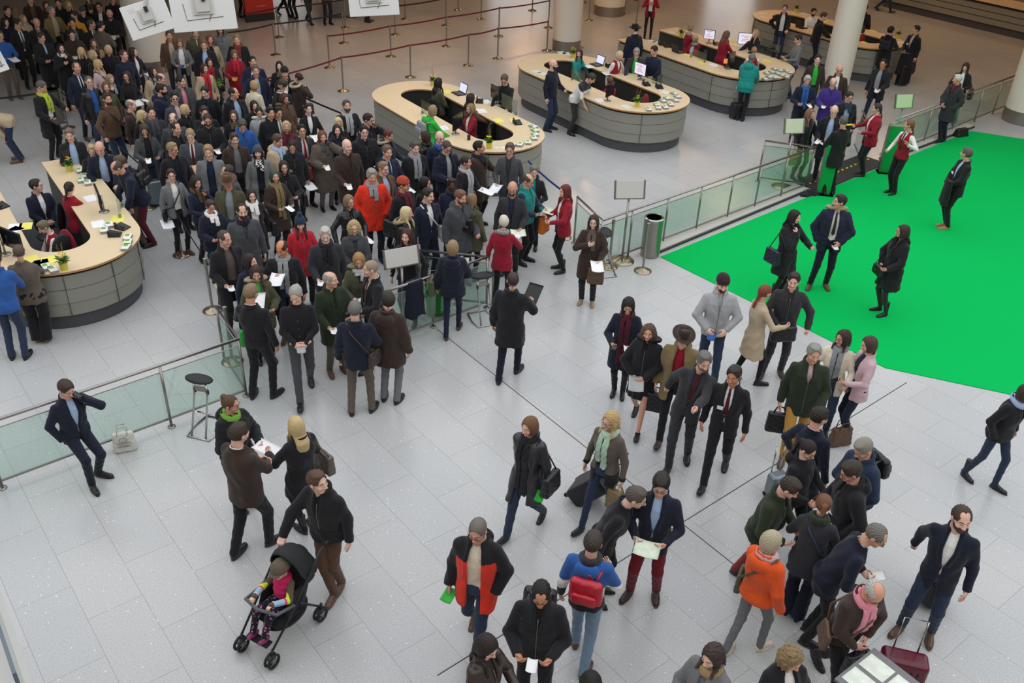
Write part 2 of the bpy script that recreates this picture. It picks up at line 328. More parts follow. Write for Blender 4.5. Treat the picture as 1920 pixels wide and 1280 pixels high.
TOPS = {  # hem, bulk, opening [(z, half width)...], collar, hood, fur, ridges, waist nip
 'suit': (.76, .014, [(1.47, .045), (1.30, .048), (1.08, .004), (.95, .012), (.70, .05)], 1, 0, 0, 0), 'blaz': (.78, .016, [(1.47, .05), (1.3, .075), (1.1, .06), (.95, .06), (.6, .08)], 1, 0, 0, 0),
 'coat': (.58, .028, [(1.49, .03), (1.32, .03), (1.2, 0), (.3, 0)], 1, 0, 0, 0), 'long': (.42, .032, [(1.49, .03), (1.34, .02), (1.2, 0), (.3, 0)], 1, 0, 0, 0),
 'ocoat': (.56, .028, [(1.49, .045), (1.30, .07), (1.0, .07), (.5, .09)], 1, 0, 0, 0), 'park': (.68, .036, [(1.49, .02), (1.38, .012), (1.3, 0), (.3, 0)], 1, 1, 0, 0),
 'opark': (.70, .034, [(1.49, .05), (1.3, .075), (1.0, .07), (.6, .09)], 1, 1, 0, 0), 'furp': (.68, .034, [(1.49, .03), (1.38, .03), (1.25, 0), (.3, 0)], 1, 1, 1, 0),
 'puff': (.80, .038, [(1.49, .02), (1.38, .015), (1.3, 0), (.3, 0)], 1, 1, 0, 1), 'opuff': (.76, .036, [(1.49, .045), (1.3, .06), (1.0, .06), (.6, .08)], 1, 0, 0, 1),
 'jack': (.84, .022, [(1.49, .03), (1.36, .03), (1.25, 0), (.3, 0)], 1, 0, 0, 0), 'ojack': (.82, .022, [(1.49, .05), (1.3, .07), (1.0, .06), (.7, .08)], 1, 0, 0, 0),
 'swea': (.86, .012, None, 0, 0, 0, 0), 'shrt': (.90, .006, None, 1, 0, 0, 0), 'vest': (.88, .010, [(1.47, .05), (1.32, .03), (1.22, 0), (.3, 0)], 0, 0, 0, 0),
 'hood': (.86, .016, None, 1, 1, 0, 0), 'card': (.74, .016, [(1.48, .05), (1.2, .06), (1.0, .07), (.5, .08)], 0, 0, 0, 0), 'cape': (.48, .06, None, 1, 0, 0, 0), 'dres': (.55, .010, None, 0, 0, 0, 0)}
LONGT = ('coat', 'long', 'ocoat', 'cape', 'dres')

PEOPLE = []
def person(x, y, h=1.75, body=0, face=None, pitch=10, sex='m', skin='d9a78c', hair='short:4a382c', top='suit:bk', under=None, tie=None, legs='tr:bk', shoe='shoe:bk', arms='dd', feet='s',
           lean=0, side=0, ex='', label='', foot=None, sit=0, wide=1., group='visitors in the hall', z0=0., extra=None):
    face = body if face is None else face
    s = h / 1.75; lean_r, side_r = math.radians(lean), math.radians(side)
    hip = V3(0, 0, .93 - sit)
    Rt = rotx(-lean_r) @ roty(side_r)
    def tp(p): p = np.asarray(p, float); return hip + Rt @ (p - V3(0, 0, .93))
    def tr(X, Y, Z):
        x_, y_, z_ = X, Y, Z - hip[2]; R = Rt.T
        if lean == 0 and side == 0: return X, Y, z_ + .93
        return (R[0, 0] * x_ + R[0, 1] * y_ + R[0, 2] * z_, R[1, 0] * x_ + R[1, 1] * y_ + R[1, 2] * z_, R[2, 0] * x_ + R[2, 1] * y_ + R[2, 2] * z_ + .93)
    # placement: the head's crown (or a foot) seen at pixel x, y
    pitch = pitch * .72 - 4
    hr = math.radians(face - body)  # head relative to body; positive = to the picture's right
    neck = tp((0, -.02, 1.50)); hc = neck + (tp((0, .02, 1.655)) - neck) * 1.0; Rh = (Rt if abs(lean) > 45 else rotx(-lean_r * .4)) @ rotz(hr) @ rotx(-math.radians(pitch))
    crown = hc + Rh @ V3(0, -.01, .115)
    g = at(x, y, z0 + crown[2] * s) if foot is None else at(foot[0], foot[1], z0)
    for _ in range(3):
        dv = nrm([g[0], g[1]]) if foot is None else nrm([g[0], g[1]])
        yaw = math.atan2(-dv[1], -dv[0]) + math.radians(body) - math.pi / 2   # local +Y looks at the camera when body = 0
        if foot is None:
            off = rotz(yaw) @ (crown * s); g = at(x, y, z0 + crown[2] * s) - V3(off[0], off[1], 0)
    g = V3(g[0], g[1], z0)
    dist = np.linalg.norm(g - CO); vg = float(np.clip(.00082 * dist, .009, .024)) / s; vh = float(np.clip(.0004 * dist, .004, .0085)); vf = .0045 if dist < 16 else .006
    vh = round(vh / .0015) * .0015; vh = max(.0045, vh)
    root = empty('person', g, yaw); tag(root, label, 'person', group)
    col = dict(bd=body, root=root, s=s, g=g, yaw=yaw, label=label)
    skinmats = [skinm(skin), plain('bk'), skinm('b5675c' if skin > '9' else '6b3a34'), hairm((hair.split(':') + ['4a382c'])[1]), plain('e6e2dc')]
    fem = sex == 'f'
    shw = .152 if fem else .170
    zt = [.40, .80, .92, 1.02, 1.10, 1.25, 1.36, 1.42, 1.47, 1.52]
    A = np.array([.17, .175, .172, .148, .135, .152, .152, .125, .078, .048] if fem else [.16, .165, .165, .158, .156, .176, .174, .140, .085, .054]) * wide
    B = np.array([.12, .128, .125, .108, .105, .128, .112, .088, .062, .048] if fem else [.12, .125, .122, .116, .118, .128, .112, .088, .066, .052]) * (wide if wide < 1.1 else wide * 1.05)
    def torso(X, Y, Z, bulk, zb, ztop=1.52, flare=0., yo=None):
        x_, y_, z_ = tr(X, Y, Z); a = np.interp(z_, zt, A).astype(f32) + bulk; b = np.interp(z_, zt, B).astype(f32) + bulk
        yc = np.interp(z_, [.8, 1.1, 1.35, 1.5], [-.005, .0, -.012, -.03]).astype(f32)
        k = (np.abs(x_ / a) ** 2.3 + np.abs((y_ - yc) / b) ** 2.3) ** (1 / 2.3)
        f1 = np.maximum((k - 1) * np.minimum(a, b), z_ - ztop)
        zlow = max(zb, .93 - .06) if (sit or lean) else zb
        f1 = np.maximum(f1, zlow - z_)
        if (sit or lean) and zb < .87:
            Zp = Z - hip[2] + .93; a2 = np.interp(Zp, zt, A).astype(f32) + bulk + flare * np.clip(.93 - Zp, 0, 1); b2 = np.interp(Zp, zt, B).astype(f32) + bulk + flare * np.clip(.93 - Zp, 0, 1)
            k2 = np.sqrt((X / a2) ** 2 + ((Y + .0 * Z) / b2) ** 2); f2 = np.maximum(np.maximum((k2 - 1) * np.minimum(a2, b2), Zp - 1.0), (max(zb, .80) if sit else zb) - Zp); f1 = smin(f1, f2, .05)
        elif flare:
            Zp = Z - hip[2] + .93; e = flare * np.clip(.93 - Zp, 0, 1); f1 = f1 - e; f1 = np.maximum(f1, zb - Zp)
        return f1, (x_, y_, z_)
    # legs
    ft = FEET['c' if sit > .2 else feet] if not isinstance(feet, tuple) else feet
    legp = []
    for sg, (fx, fy, fz, fyaw, fp) in zip((1, -1), ft):
        Rf = rotz(math.radians(fyaw)) @ rotx(math.radians(fp)); base = V3(fx * (1 if abs(fx) > 0 else sg), fy, fz)
        an = base + Rf @ V3(0, -.05, .095); hj = V3(sg * .088 * wide, .0, hip[2] - .03); d = an - hj; L = min(np.linalg.norm(d), .839); n = nrm(d); a1 = .425; a2 = .415
        t = (L * L + a1 * a1 - a2 * a2) / (2 * L); hgt = math.sqrt(max(a1 * a1 - t * t, 0)); fwd = V3(.08 * sg, 1, 0.25 if sit else 0); fwd = nrm(fwd - n * (fwd @ n))
        kn = hj + n * t + fwd * hgt; an = hj + n * L if np.linalg.norm(d) > .839 else an
        legp.append((hj, kn, an, base, Rf))
    # arms
    armp = []
    al = list(arms) if isinstance(arms, str) else arms
    for sg, code in zip((1, -1), al):
        W, pole, hd, pn, fp = ARM[code] if isinstance(code, str) else code
        if wide > 1.05 and code in 'bnckg': W = (W[0], W[1] + (wide - 1) * .3, W[2])
        S_ = tp((sg * shw * (1 + (wide - 1) * .5), -.012, 1.395)); Wp = tp((sg * W[0], W[1], W[2])); d = Wp - S_; L = min(np.linalg.norm(d), .525); n = nrm(d); Wp = S_ + n * L
        a1, a2 = .285, .25; t = (L * L + a1 * a1 - a2 * a2) / (2 * L); hg = math.sqrt(max(a1 * a1 - t * t, 0)); pl = Rt @ V3(sg * pole[0], pole[1], pole[2]); pl = nrm(pl - n * (pl @ n))
        E_ = S_ + n * t + pl * hg; hdv = Rt @ V3(sg * hd[0], hd[1], hd[2]); fa = nrm(Wp - E_); hdv = nrm(nrm(hdv) + .5 * fa); Hn = Rt @ V3(sg * pn[0], pn[1], pn[2])
        armp.append((S_, E_, Wp, frame(hdv, Hn), fp))
    rs = random.Random(int(x * 31 + y * 17)); ph = rs.random() * 6
    tk, tc = (top.split(':') + ['bk'])[:2]; under = (tc if tk in ('coat', 'long', 'park', 'furp', 'puff', 'jack') else 'wh') if under is None else under; hem, bulk, opn, colr_, hood, fur, ridge = TOPS[tk]
    opt = set(ex.split()); xo = {o.split('=')[0]: o.split('=')[1] for o in opt if '=' in o}
    if 'hem' in xo: hem = float(xo['hem'])
    coatlong = hem < .74; fur = fur or 'addfur' in opt
    # body (head, neck, hands and what the clothes cover)
    parts = []
    hv, hq, hm = cached(('head', sex, vh), lambda: head_tpl(sex, vh)); hs = 1.03
    RtY = Rt @ rotz(hr * .5)
    def skin_(P):
        w_ = np.clip((-.055 - P[:, 2]) / .10, 0, 1)[:, None]; w_ = w_ * w_ * (3 - 2 * w_); return (P @ Rh.T + hc) * (1 - w_) + (P @ RtY.T + tp((0, .02, 1.655))) * w_
    parts.append((skin_(hv * hs), hq, hm))
    for sg, (S_, E_, Wp, Fr, fp) in zip((1, -1), armp):
        if fp is None: continue
        v, q = cached(('hand', fp, vf), lambda: hand_tpl(fp, vf)); v = v * (.98 if not fem else .88)
        if sg < 0: v = v * V3(-1, 1, 1); q = q[:, ::-1]
        parts.append((v @ Fr.T + Wp, q, 0))
    lk, lc = (legs.split(':') + ['bk'])[:2]; bare = lk == 'skirt' or tk == 'dres' and lk == 'none'
    def core(X, Y, Z):
        f_, _ = torso(X, Y, Z, -.022, .9, 1.50)
        for S_, E_, Wp, Fr, fp in armp: f_ = np.minimum(f_, np.minimum(cap(X, Y, Z, S_, E_, .038, .034), cap(X, Y, Z, E_, Wp, .034, .026)))
        for hj, kn, an, base, Rf in legp: f_ = np.minimum(f_, np.minimum(cap(X, Y, Z, hj, kn, .062 if not bare else .068, .047), cap(X, Y, Z, kn, an, .050 if bare else .044, .031)))
        return f_
    allp = np.array([p for l in legp for p in l[:3]] + [p for a in armp for p in a[:3]] + [hc]); lo, hi = allp.min(0) - .2, allp.max(0) + .2
    v, q = nets(core, lo, hi, .03 if not bare else max(.013, vg)); parts.append((v, q, 0))
    V, Q, M = merge(parts); b = mesh_obj('body', V * s, Q, skinmats, root, M)
    bulk0 = bulk
    hk = hair.split(':')[0]
    if hk not in ('bald', 'none'):
        v, q = cached(('hair', hk, vh), lambda: hair_tpl(hk, vh)); kk = hs * (1 if not fem else .955)
        Ph = v * kk; wz = np.clip((-.09 - Ph[:, 2]) / .09, 0, 1); Ph2 = Ph.copy(); Ph2[:, 1] += np.where(Ph[:, 1] < -.02, -(bulk0 + .03) * wz, (bulk0 + .02) * wz * (Ph[:, 1] > 0)); mesh_obj('hair', skin_(Ph2) * s, q, hairm(hair.split(':')[1]), root)
    T = lambda P: ((np.asarray(P, float) * hs * (1 if not fem else .955)) @ Rh.T + hc) * s
    if 'gl' in opt or 'sun' in opt:
        m = MB()
        for sx in (-1, 1): m.tube([(sx * .032 + .021 * math.cos(a) , .102 - abs(math.cos(a) * .004), .003 + .015 * math.sin(a)) for a in np.linspace(0, 2 * math.pi, 11)[:-1]], .0017 if dist < 18 else .0024, 5, closed=True); m.tube([(sx * .053, .098, .006), (sx * .078, .06, .006), (sx * .08, -.005, .004)], .002, 5)
        m.tube([(-.011, .106, .006), (.011, .106, .006)], .002, 5)
        if 'sun' in opt:
            for sx in (-1, 1): m.lathe([(.019, -.001), (.019, .001)], (0, 0, 0), 10); n_ = len(m.v) - 20; m.v[n_:] = [(p[0] + sx * .032, .101 + p[2], .003 + p[1] * .75) for p in m.v[n_:]]
        m.v = [tuple(p) for p in T(m.v)]; m.obj('glasses', plain('bk', .3), root, True)
    if 'beard' in opt:
        bc = hairm(hair.split(':')[1] if ':' in hair else '4a3a30')
        def fb(X, Y, Z): 
            a = smin(ell(X, Y, Z, (0, .024, -.036), (.066, .075, .087)), ell(X, Y, Z, (0, .068, -.094), (.030, .026, .026)), .02)
            a = np.maximum(a, Z + .036 - np.clip(np.abs(X) - .03, 0, .03) * 1.2); a = np.maximum(a, -Y + .0); return np.maximum(a, -ell(X, Y, Z, (0, .11, -.056), (.017, .04, .006)))
        v, q = cached(('beard', vh), lambda: nets(fb, (-.08, -.02, -.14), (.08, .12, 0), max(vh * .9, .004))); mesh_obj('beard', T(v), q, bc, root)
    hat = xo.get('hat')
    if hat:
        hk_, hcx = hat.split('/')
        if hk_ == 'beanie' or hk_ == 'pom':
            def fbn(X, Y, Z):
                a = ell(X, Y, Z, (0, -.022, .052), (.092, .112, .098)) + .0025 * np.sin(np.arctan2(X, Y + .02) * 22); a = np.maximum(a, .038 - Z - .12 * (-Y) * .6)
                a = np.minimum(a, np.maximum(ell(X, Y, Z, (0, -.018, .04), (.097, .116, .10)), np.abs(Z - .052 - .07 * (Y)) - .018))
                if hk_ == 'pom': a = np.minimum(a, np.sqrt(X ** 2 + (Y + .03) ** 2 + (Z - .185) ** 2) - .045 + .005 * np.sin(X * 200) * np.sin(Y * 190) * np.sin(Z * 210))
                return a
            v, q = nets(fbn, (-.12, -.16, -.02), (.12, .12, .25), max(vh, .006)); mesh_obj('beanie', T(v), q, cloth(hcx), root)
        elif hk_ == 'cap':
            v, q = nets(lambda X, Y, Z: np.minimum(np.maximum(ell(X, Y, Z, (0, -.01, .05), (.095, .118, .082)), .035 - Z), np.maximum(ell(X, Y, Z, (0, .085, .045), (.075, .07, .012)), .03 - Y)), (-.12, -.15, 0), (.12, .18, .15), max(vh, .006)); mesh_obj('flat_cap', T(v), q, cloth(hcx), root)
        else:
            m = MB(); n = 28; prof = [(.0, .135), (.045, .15), (.072, .142), (.082, .10), (.090, .055), (.092, .048), (.145, .042), (.158, .050), (.158, .044), (.14, .034), (.088, .036), (.0, .04)]
            for r, z in prof:
                for j in range(n):
                    a = 2 * math.pi * j / n; dz = (.014 * abs(math.sin(a)) if r > .12 else 0) - (.022 * math.exp(-(math.cos(a) ** 2) * 6) if r < .05 and z > .1 else 0); m.v.append((r * math.sin(a) * .95, r * math.cos(a) * 1.15 - .012, z + dz))
            for i in range(len(prof) - 1):
                for j in range(n): m.f.append((i * n + j, i * n + (j + 1) % n, (i + 1) * n + (j + 1) % n, (i + 1) * n + j)); m.m.append(1 if i == 4 else 0)
            m.v = [tuple(p) for p in T(m.v)]; m.obj('hat', [cloth(hcx), cloth('bk')], root, True)
    # top garment
    sl = 'sleeveless' in opt or tk == 'vest'; shortsl = 'shortsleeve' in opt
    sr = bulk * .8 + (.043 if not fem else .036)
    opw = None
    if opn: zz = [o[0] for o in opn][::-1]; ww = [o[1] for o in opn][::-1]
    flare = .0 if not coatlong else (.09 if tk in ('cape', 'dres') else .05)
    def fsleeves(X, Y, Z, add, tstop=1.):
        f_ = None
        for S_, E_, Wp, Fr, fp in armp:
            We = E_ + (Wp - E_) * tstop; r0 = sr + add
            a = cap(X, Y, Z, S_, E_, r0 + .010, r0); c = cap(X, Y, Z, E_, We, r0, r0 - .010) if not shortsl else a
            if ridge: 
                d1 = nrm(E_ - S_); t1 = (X - S_[0]) * d1[0] + (Y - S_[1]) * d1[1] + (Z - S_[2]) * d1[2]; a = a - .006 * np.abs(np.sin(t1 * 38))
                d1 = nrm(Wp - E_); t1 = (X - S_[0]) * d1[0] + (Y - S_[1]) * d1[1] + (Z - S_[2]) * d1[2]; c = c - .006 * np.abs(np.sin(t1 * 38))
            n_ = nrm(Wp - E_); c = np.maximum(c, (X - We[0]) * n_[0] + (Y - We[1]) * n_[1] + (Z - We[2]) * n_[2] - .012)
            a = smin(a, c, .02) if not shortsl else a
            f_ = a if f_ is None else np.minimum(f_, a)
        return f_
    def fold(x_, y_, z_, f_):
        return f_ + .0065 * np.abs(np.sin(z_ * 17 + 2 * np.sin(x_ * 11 + ph) + 1.5 * np.sin(y_ * 15 + ph))) * np.clip((1.25 - z_) * 4, .3, 1) - .003 + .003 * np.sin(x_ * 41 + 4 * np.sin(z_ * 7 + ph) + y_ * 19)
    def ftop(X, Y, Z):
        f_, (x_, y_, z_) = torso(X, Y, Z, bulk, hem, 1.50, flare)
        if ridge: f_ = f_ - .008 * np.abs(np.sin(z_ * 33))
        if not sl: f_ = smin(f_, fsleeves(X, Y, Z, 0), .035)
        if coatlong and not sit and tk != 'dres':
            for hj, kn, an, base, Rf in legp: f_ = smin(f_, np.maximum(cap(X, Y, Z, hj, kn, .088 + bulk, .08 + bulk), hem - (Z - hip[2] + .93)), .04)
        f_ = fold(x_, y_, z_, f_)
        if opn:
            w = np.interp(z_, zz, ww).astype(f32); edge = np.abs(x_) - w
            f_ = f_ - .012 * np.exp(-((edge - .024) / .02) ** 4) * (y_ > 0) * (z_ > 1.12) * (w > .01)
            f_ = np.where((y_ > .0) & (w > .002), smax(f_, -edge, .006), f_)
            f_ = np.where((y_ > 0) & (np.abs(x_) < .006) & (w <= .002), f_ + .006, f_)
        if sl: 
            for sg in (1, -1): f_ = smax(f_, -cap(x_, y_, z_, (sg * shw * 1.28, 0, 1.42), (sg * shw * 1.2, 0, 1.28), .062, .055), .01)
            f_ = smax(f_, -(.058 - np.sqrt(x_ ** 2 + (y_ + .02) ** 2)) if False else f_, .001)
        if colr_:
            rr = np.sqrt(x_ ** 2 + ((y_ + .035) * 1.05) ** 2); thk = .017 if bulk > .02 else .009; hgt = .036 if bulk > .02 else .026
            c = np.maximum(np.abs(rr - (.072 if fem else .078) - bulk * .4) - thk, np.abs(z_ - 1.495 + .25 * (y_ + .03)) - hgt)
            if opn: c = np.maximum(c, np.where(y_ > 0, .045 - np.abs(x_), -1))
            f_ = smin(f_, c, .012)
        if hood: f_ = smin(f_, smax(ell(x_, y_, z_, (0, -.145, 1.44), (.125, .075, .095)), -ell(x_, y_, z_, (0, -.12, 1.53), (.075, .05, .07)), .02), .02)
        return f_
    lo2 = np.minimum(lo, [-.35, -.35, hem - .1 + hip[2] - .93]); lo2[2] = max(hem - .05 - sit * .8 + (hip[2] - .93) * .2, min(lo[2], 9) if False else hem - .06 - sit); 
    ap = np.array([p for a in armp for p in a[:3]] + [hip, tp((0, -.2, 1.5)), tp((0, .1, 1.5)), hip + V3(0, 0, -.2)] + ([l[1] for l in legp] if coatlong else [])); lo2 = np.minimum(ap.min(0) - .17, [-.25, -.22, hem - .05 - sit]); hi2 = np.maximum(ap.max(0) + .15, [.25, .22, 1.0])
    lo2[2] = min(ap.min(0)[2] - .08, hem - .05 - sit); 
    if coatlong or tk in ('cape', 'dres'): lo2[:2] -= .06; hi2[:2] += .06
    v, q = nets(ftop, lo2, hi2, vg)
    mats = [cloth(tc) if 'lth' not in opt else leather(tc)]; mi = None
    if 'cb' in xo:   # colour bands: c2/z, above c2..., e.g. blue over white over black
        bands = [b_.split('@') for b_ in xo['cb'].split('/')]; mats += [cloth(b_[0]) for b_ in bands]; c = v[q].mean(1); z_ = tr(c[:, 0], c[:, 1], c[:, 2])[2]; mi = np.zeros(len(q), np.int32)
        for i, b_ in enumerate(bands): mi[z_ < float(b_[1])] = i + 1
    if 'slv' in xo:
        c = v[q].mean(1); mats.append(cloth(xo['slv'])); mi = np.zeros(len(q), np.int32) if mi is None else mi; da = fsleeves(*[c[:, i] for i in range(3)], .012); tx = tr(c[:, 0], c[:, 1], c[:, 2]); mi[(da < .0) & ((np.abs(tx[0]) > .14))] = len(mats) - 1
    if 'yoke' in xo:
        c = v[q].mean(1); mats.append(cloth(xo['yoke'])); mi = np.zeros(len(q), np.int32) if mi is None else mi; tx = tr(c[:, 0], c[:, 1], c[:, 2]); mi[tx[2] > 1.33] = len(mats) - 1
    nm = {'suit': 'jacket', 'blaz': 'blazer', 'coat': 'coat', 'long': 'coat', 'ocoat': 'coat', 'park': 'parka', 'opark': 'parka', 'furp': 'parka', 'puff': 'padded_jacket', 'opuff': 'padded_jacket', 'jack': 'jacket', 'ojack': 'jacket', 'swea': 'sweater', 'shrt': 'shirt', 'vest': 'waistcoat', 'hood': 'hoodie', 'card': 'cardigan', 'cape': 'cape', 'dres': 'dress'}[tk]
    mesh_obj(nm, v * s, q, mats, root, mi)
    if fur:
        def ff(X, Y, Z):
            x_, y_, z_ = tr(X, Y, Z); yy = y_ + .09; zz_ = z_ - 1.50; k_ = np.sqrt((np.sqrt((x_ / 1.25) ** 2 + yy ** 2) - .115) ** 2 + (zz_ - .25 * yy) ** 2) - .034
            k_ = k_ + .008 * np.sin(x_ * 150) * np.sin(y_ * 140 + 1) * np.sin(z_ * 160); return np.maximum(k_, y_ - .05)
        c0 = tp((0, -.09, 1.5)); v, q = nets(ff, c0 - .24, c0 + .24, max(.009, vg * .6)); mesh_obj('fur_trim', v * s, q, hairm(xo.get('fur', '9a8264')), root)
    # shirt underneath
    if opn or sl:
        def fsh(X, Y, Z):
            f_, (x_, y_, z_) = torso(X, Y, Z, -.003 if not sl else .0, .88, 1.49); f_ = fold(x_, y_, z_, f_)
            if sl: f_ = smin(f_, fsleeves(X, Y, Z, .0), .03)
            rr = np.sqrt(x_ ** 2 + ((y_ + .035) * 1.05) ** 2); c = np.maximum(np.abs(rr - (.062 if fem else .068)) - .007, np.abs(z_ - 1.495 + .35 * (y_ + .03)) - .024); return smin(f_, c, .008)
        lo3 = ap.min(0) - .17 if sl else np.minimum(tp((-.2, -.2, 1.5)), [-.22, -.2, hip[2] - .1]); hi3 = ap.max(0) + .15 if sl else np.maximum(tp((.2, .2, 1.56)), [.22, .2, 1.0])
        if not sl: lo3 = np.minimum(lo3, tp((0, -.15, 1.5)) - .2); hi3 = np.maximum(hi3, tp((0, .15, 1.5)) + .1)
        v, q = nets(fsh, lo3, hi3, vg); mesh_obj('shirt', v * s, q, cloth(under), root)
    yf = lambda z_: float(np.interp(z_, zt, B)) + np.interp(z_, [.8, 1.1, 1.35, 1.5], [-.005, .0, -.012, -.03])
    if tie:
        m = MB(); zs_ = [1.475, 1.45, 1.40, 1.3, 1.2, 1.12, 1.08]; ws = [.016, .014, .018, .022, .026, .030, .004]
        P = [tp((sx * w, yf(z_) + .004 + o + (.012 if z_ > 1.44 else 0), z_)) * s for o in (0, .007) for z_, w in zip(zs_, ws) for sx in (-1, 1)]; n_ = len(zs_) * 2
        Fs = [(2 * i + n_, 2 * i + 1 + n_, 2 * i + 3 + n_, 2 * i + 2 + n_) for i in range(len(zs_) - 1)] + [(2 * i + 1, 2 * i, 2 * i + 2, 2 * i + 3) for i in range(len(zs_) - 1)] + [(2 * i, 2 * i + n_, 2 * i + 2 + n_, 2 * i + 2) for i in range(len(zs_) - 1)] + [(2 * i + 1 + n_, 2 * i + 1, 2 * i + 3, 2 * i + 3 + n_) for i in range(len(zs_) - 1)]
        m.add(P, Fs); m.obj('tie', cloth(tie), root)
    if 'sc' in xo:
        sk = xo['sc'].split('/'); tail = float(sk[1]) if len(sk) > 1 else 1.15
        def fs(X, Y, Z):
            x_, y_, z_ = tr(X, Y, Z); k_ = np.sqrt((np.sqrt(x_ ** 2 + ((y_ + .015) * .92) ** 2) - .082) ** 2 + ((z_ - 1.485 + .22 * y_) * .8) ** 2) - .034
            yy = bulk + np.interp(z_, zt, B).astype(f32) + .005
            if tail < 1.4:
                for x0 in (.045, -.04): k_ = smin(k_, np.maximum(np.maximum(np.abs(x_ - x0) - .036, np.abs(y_ - yy) - .014), np.maximum(z_ - 1.46, (tail + (x0 > 0) * .08) - z_)), .015)
            return k_ + .002 * np.sin(z_ * 60 + x_ * 90 + 40 * y_) + .0018 * np.sin(x_ * 180)
        c0, c1 = tp((0, 0, 1.47)), tp((0, .12, tail)); v, q = nets(fs, np.minimum(c0 - .15, c1 - .12), np.maximum(c0 + .17, c1 + .17), max(.008, vg * .7))
        mt = cloth(sk[0]); mi = None
        if 'hound' in opt: c = v[q].mean(1); mi = ((np.floor(c[:, 0] * 28) + np.floor(c[:, 2] * 28) + np.floor(c[:, 1] * 28)) % 2).astype(np.int32); mt = [cloth('wh'), cloth('bk')]
        mesh_obj('scarf', v * s, q, mt, root, mi)
    # legs
    if lk in ('tr', 'sl', 'wd'):
        k0 = {'tr': 1., 'sl': .86, 'wd': 1.15}[lk] * (1 + (wide - 1) * .6)
        def fl(X, Y, Z):
            f_ = ell(X, Y, Z, (0, -.005, hip[2] - .0), (.162 * wide if not fem else .168 * wide, .122 * wide, .12)); f_ = np.maximum(f_, Z - hip[2] - .09)
            f_ = smin(f_, np.maximum(torso(X, Y, Z, .002, .87, 1.0)[0], -1), .02)
            for hj, kn, an, base, Rf in legp:
                e_ = an + nrm(kn - an) * -.048
                a = smin(cap(X, Y, Z, hj, kn, .088 * k0, .063 * k0), cap(X, Y, Z, kn, e_, .062 * k0, (.05 if lk != 'wd' else .072) * k0 if lk != 'sl' else .042), .02)
                n_ = nrm(an - kn); a = np.maximum(a, (X - e_[0]) * n_[0] + (Y - e_[1]) * n_[1] + (Z - e_[2]) * n_[2]); f_ = smin(f_, a, .018)
            return f_ + .0022 * np.sin(Z * 48 + 5 * np.sin(X * 20 + ph) + Y * 20)
        lp = np.array([p for l in legp for p in l[:3]] + [hip]); v, q = nets(fl, lp.min(0) - [.14, .16, .05], lp.max(0) + [.14, .16, .16], vg); mesh_obj('trousers', v * s, q, cloth(lc), root)
    elif lk == 'skirt':
        ln = float(xo.get('sk', .52))
        def fk(X, Y, Z):
            a = np.interp(Z - sit * 0, [.4, .9, 1.05], [.235, .178, .15]).astype(f32); b = np.interp(Z, [.4, .9, 1.05], [.2, .135, .115]).astype(f32); return np.maximum((np.sqrt((X / a) ** 2 + (Y / b) ** 2) - 1) * .14 + .006 * np.sin(np.arctan2(X, Y) * 12), np.maximum(ln - Z, Z - 1.04))
        v, q = nets(fk, (-.28, -.26, ln - .04), (.28, .26, 1.1), vg); mesh_obj('skirt', v * s, q, cloth(lc), root)
    if 'tights' in xo:
        def fl(X, Y, Z):
            f_ = None
            for hj, kn, an, base, Rf in legp: a = smin(cap(X, Y, Z, hj, kn, .074, .052), cap(X, Y, Z, kn, an, .055, .036), .02); f_ = a if f_ is None else np.minimum(f_, a)
            return f_
        lp = np.array([p for l in legp for p in l[:3]]); v, q = nets(fl, lp.min(0) - .1, lp.max(0) + .1, vg); mesh_obj('tights', v * s, q, cloth(xo['tights']), root)
    # shoes
    sk_, sc_ = (shoe.split(':') + ['bk'])[:2]; sk_ = 'shoe' if lk in ('tr', 'wd') and sk_ == 'boot' else sk_
    for hj, kn, an, base, Rf in legp:
        v, q = cached(('shoe', sk_, round(vg * .8, 3)), lambda: shoe_tpl(sk_, max(.007, round(vg * .8, 3)))); k_ = .9 if fem else 1.
        off = an - (base + Rf @ V3(0, -.05, .095)); P = (v * k_) @ Rf.T + base + off
        P[:, 2] = np.maximum(P[:, 2], .002) if not sit or True else P[:, 2]
        mesh_obj('shoe' if sk_ not in ('boot',) else 'boot', P * s, q, leather(sc_) if sk_ != 'sneak' else plain(sc_, .7), root)
    if 'lany' in xo:
        m = MB(); cx, cz = (.075, 1.22) if xo['lany'] != 'mid' else (0, 1.15); p0 = tp((cx, yf(cz) + bulk + .012, cz)); m.box(p0 * s, (.075 * s, .006 * s, .05 * s), M=Rt); m.obj('name_badge', PAPER, root)
    root['_h'] = 0; del root['_h']
    W2 = lambda p: rotz(yaw) @ (np.asarray(p, float) * s) + g
    col.update(armp=armp, tp=tp, Rt=Rt, W=W2, short=xo.get('n', ''), hc=hc, Rh=Rh, bulk=bulk, hip=hip, dist=dist)
    zc = 1.36
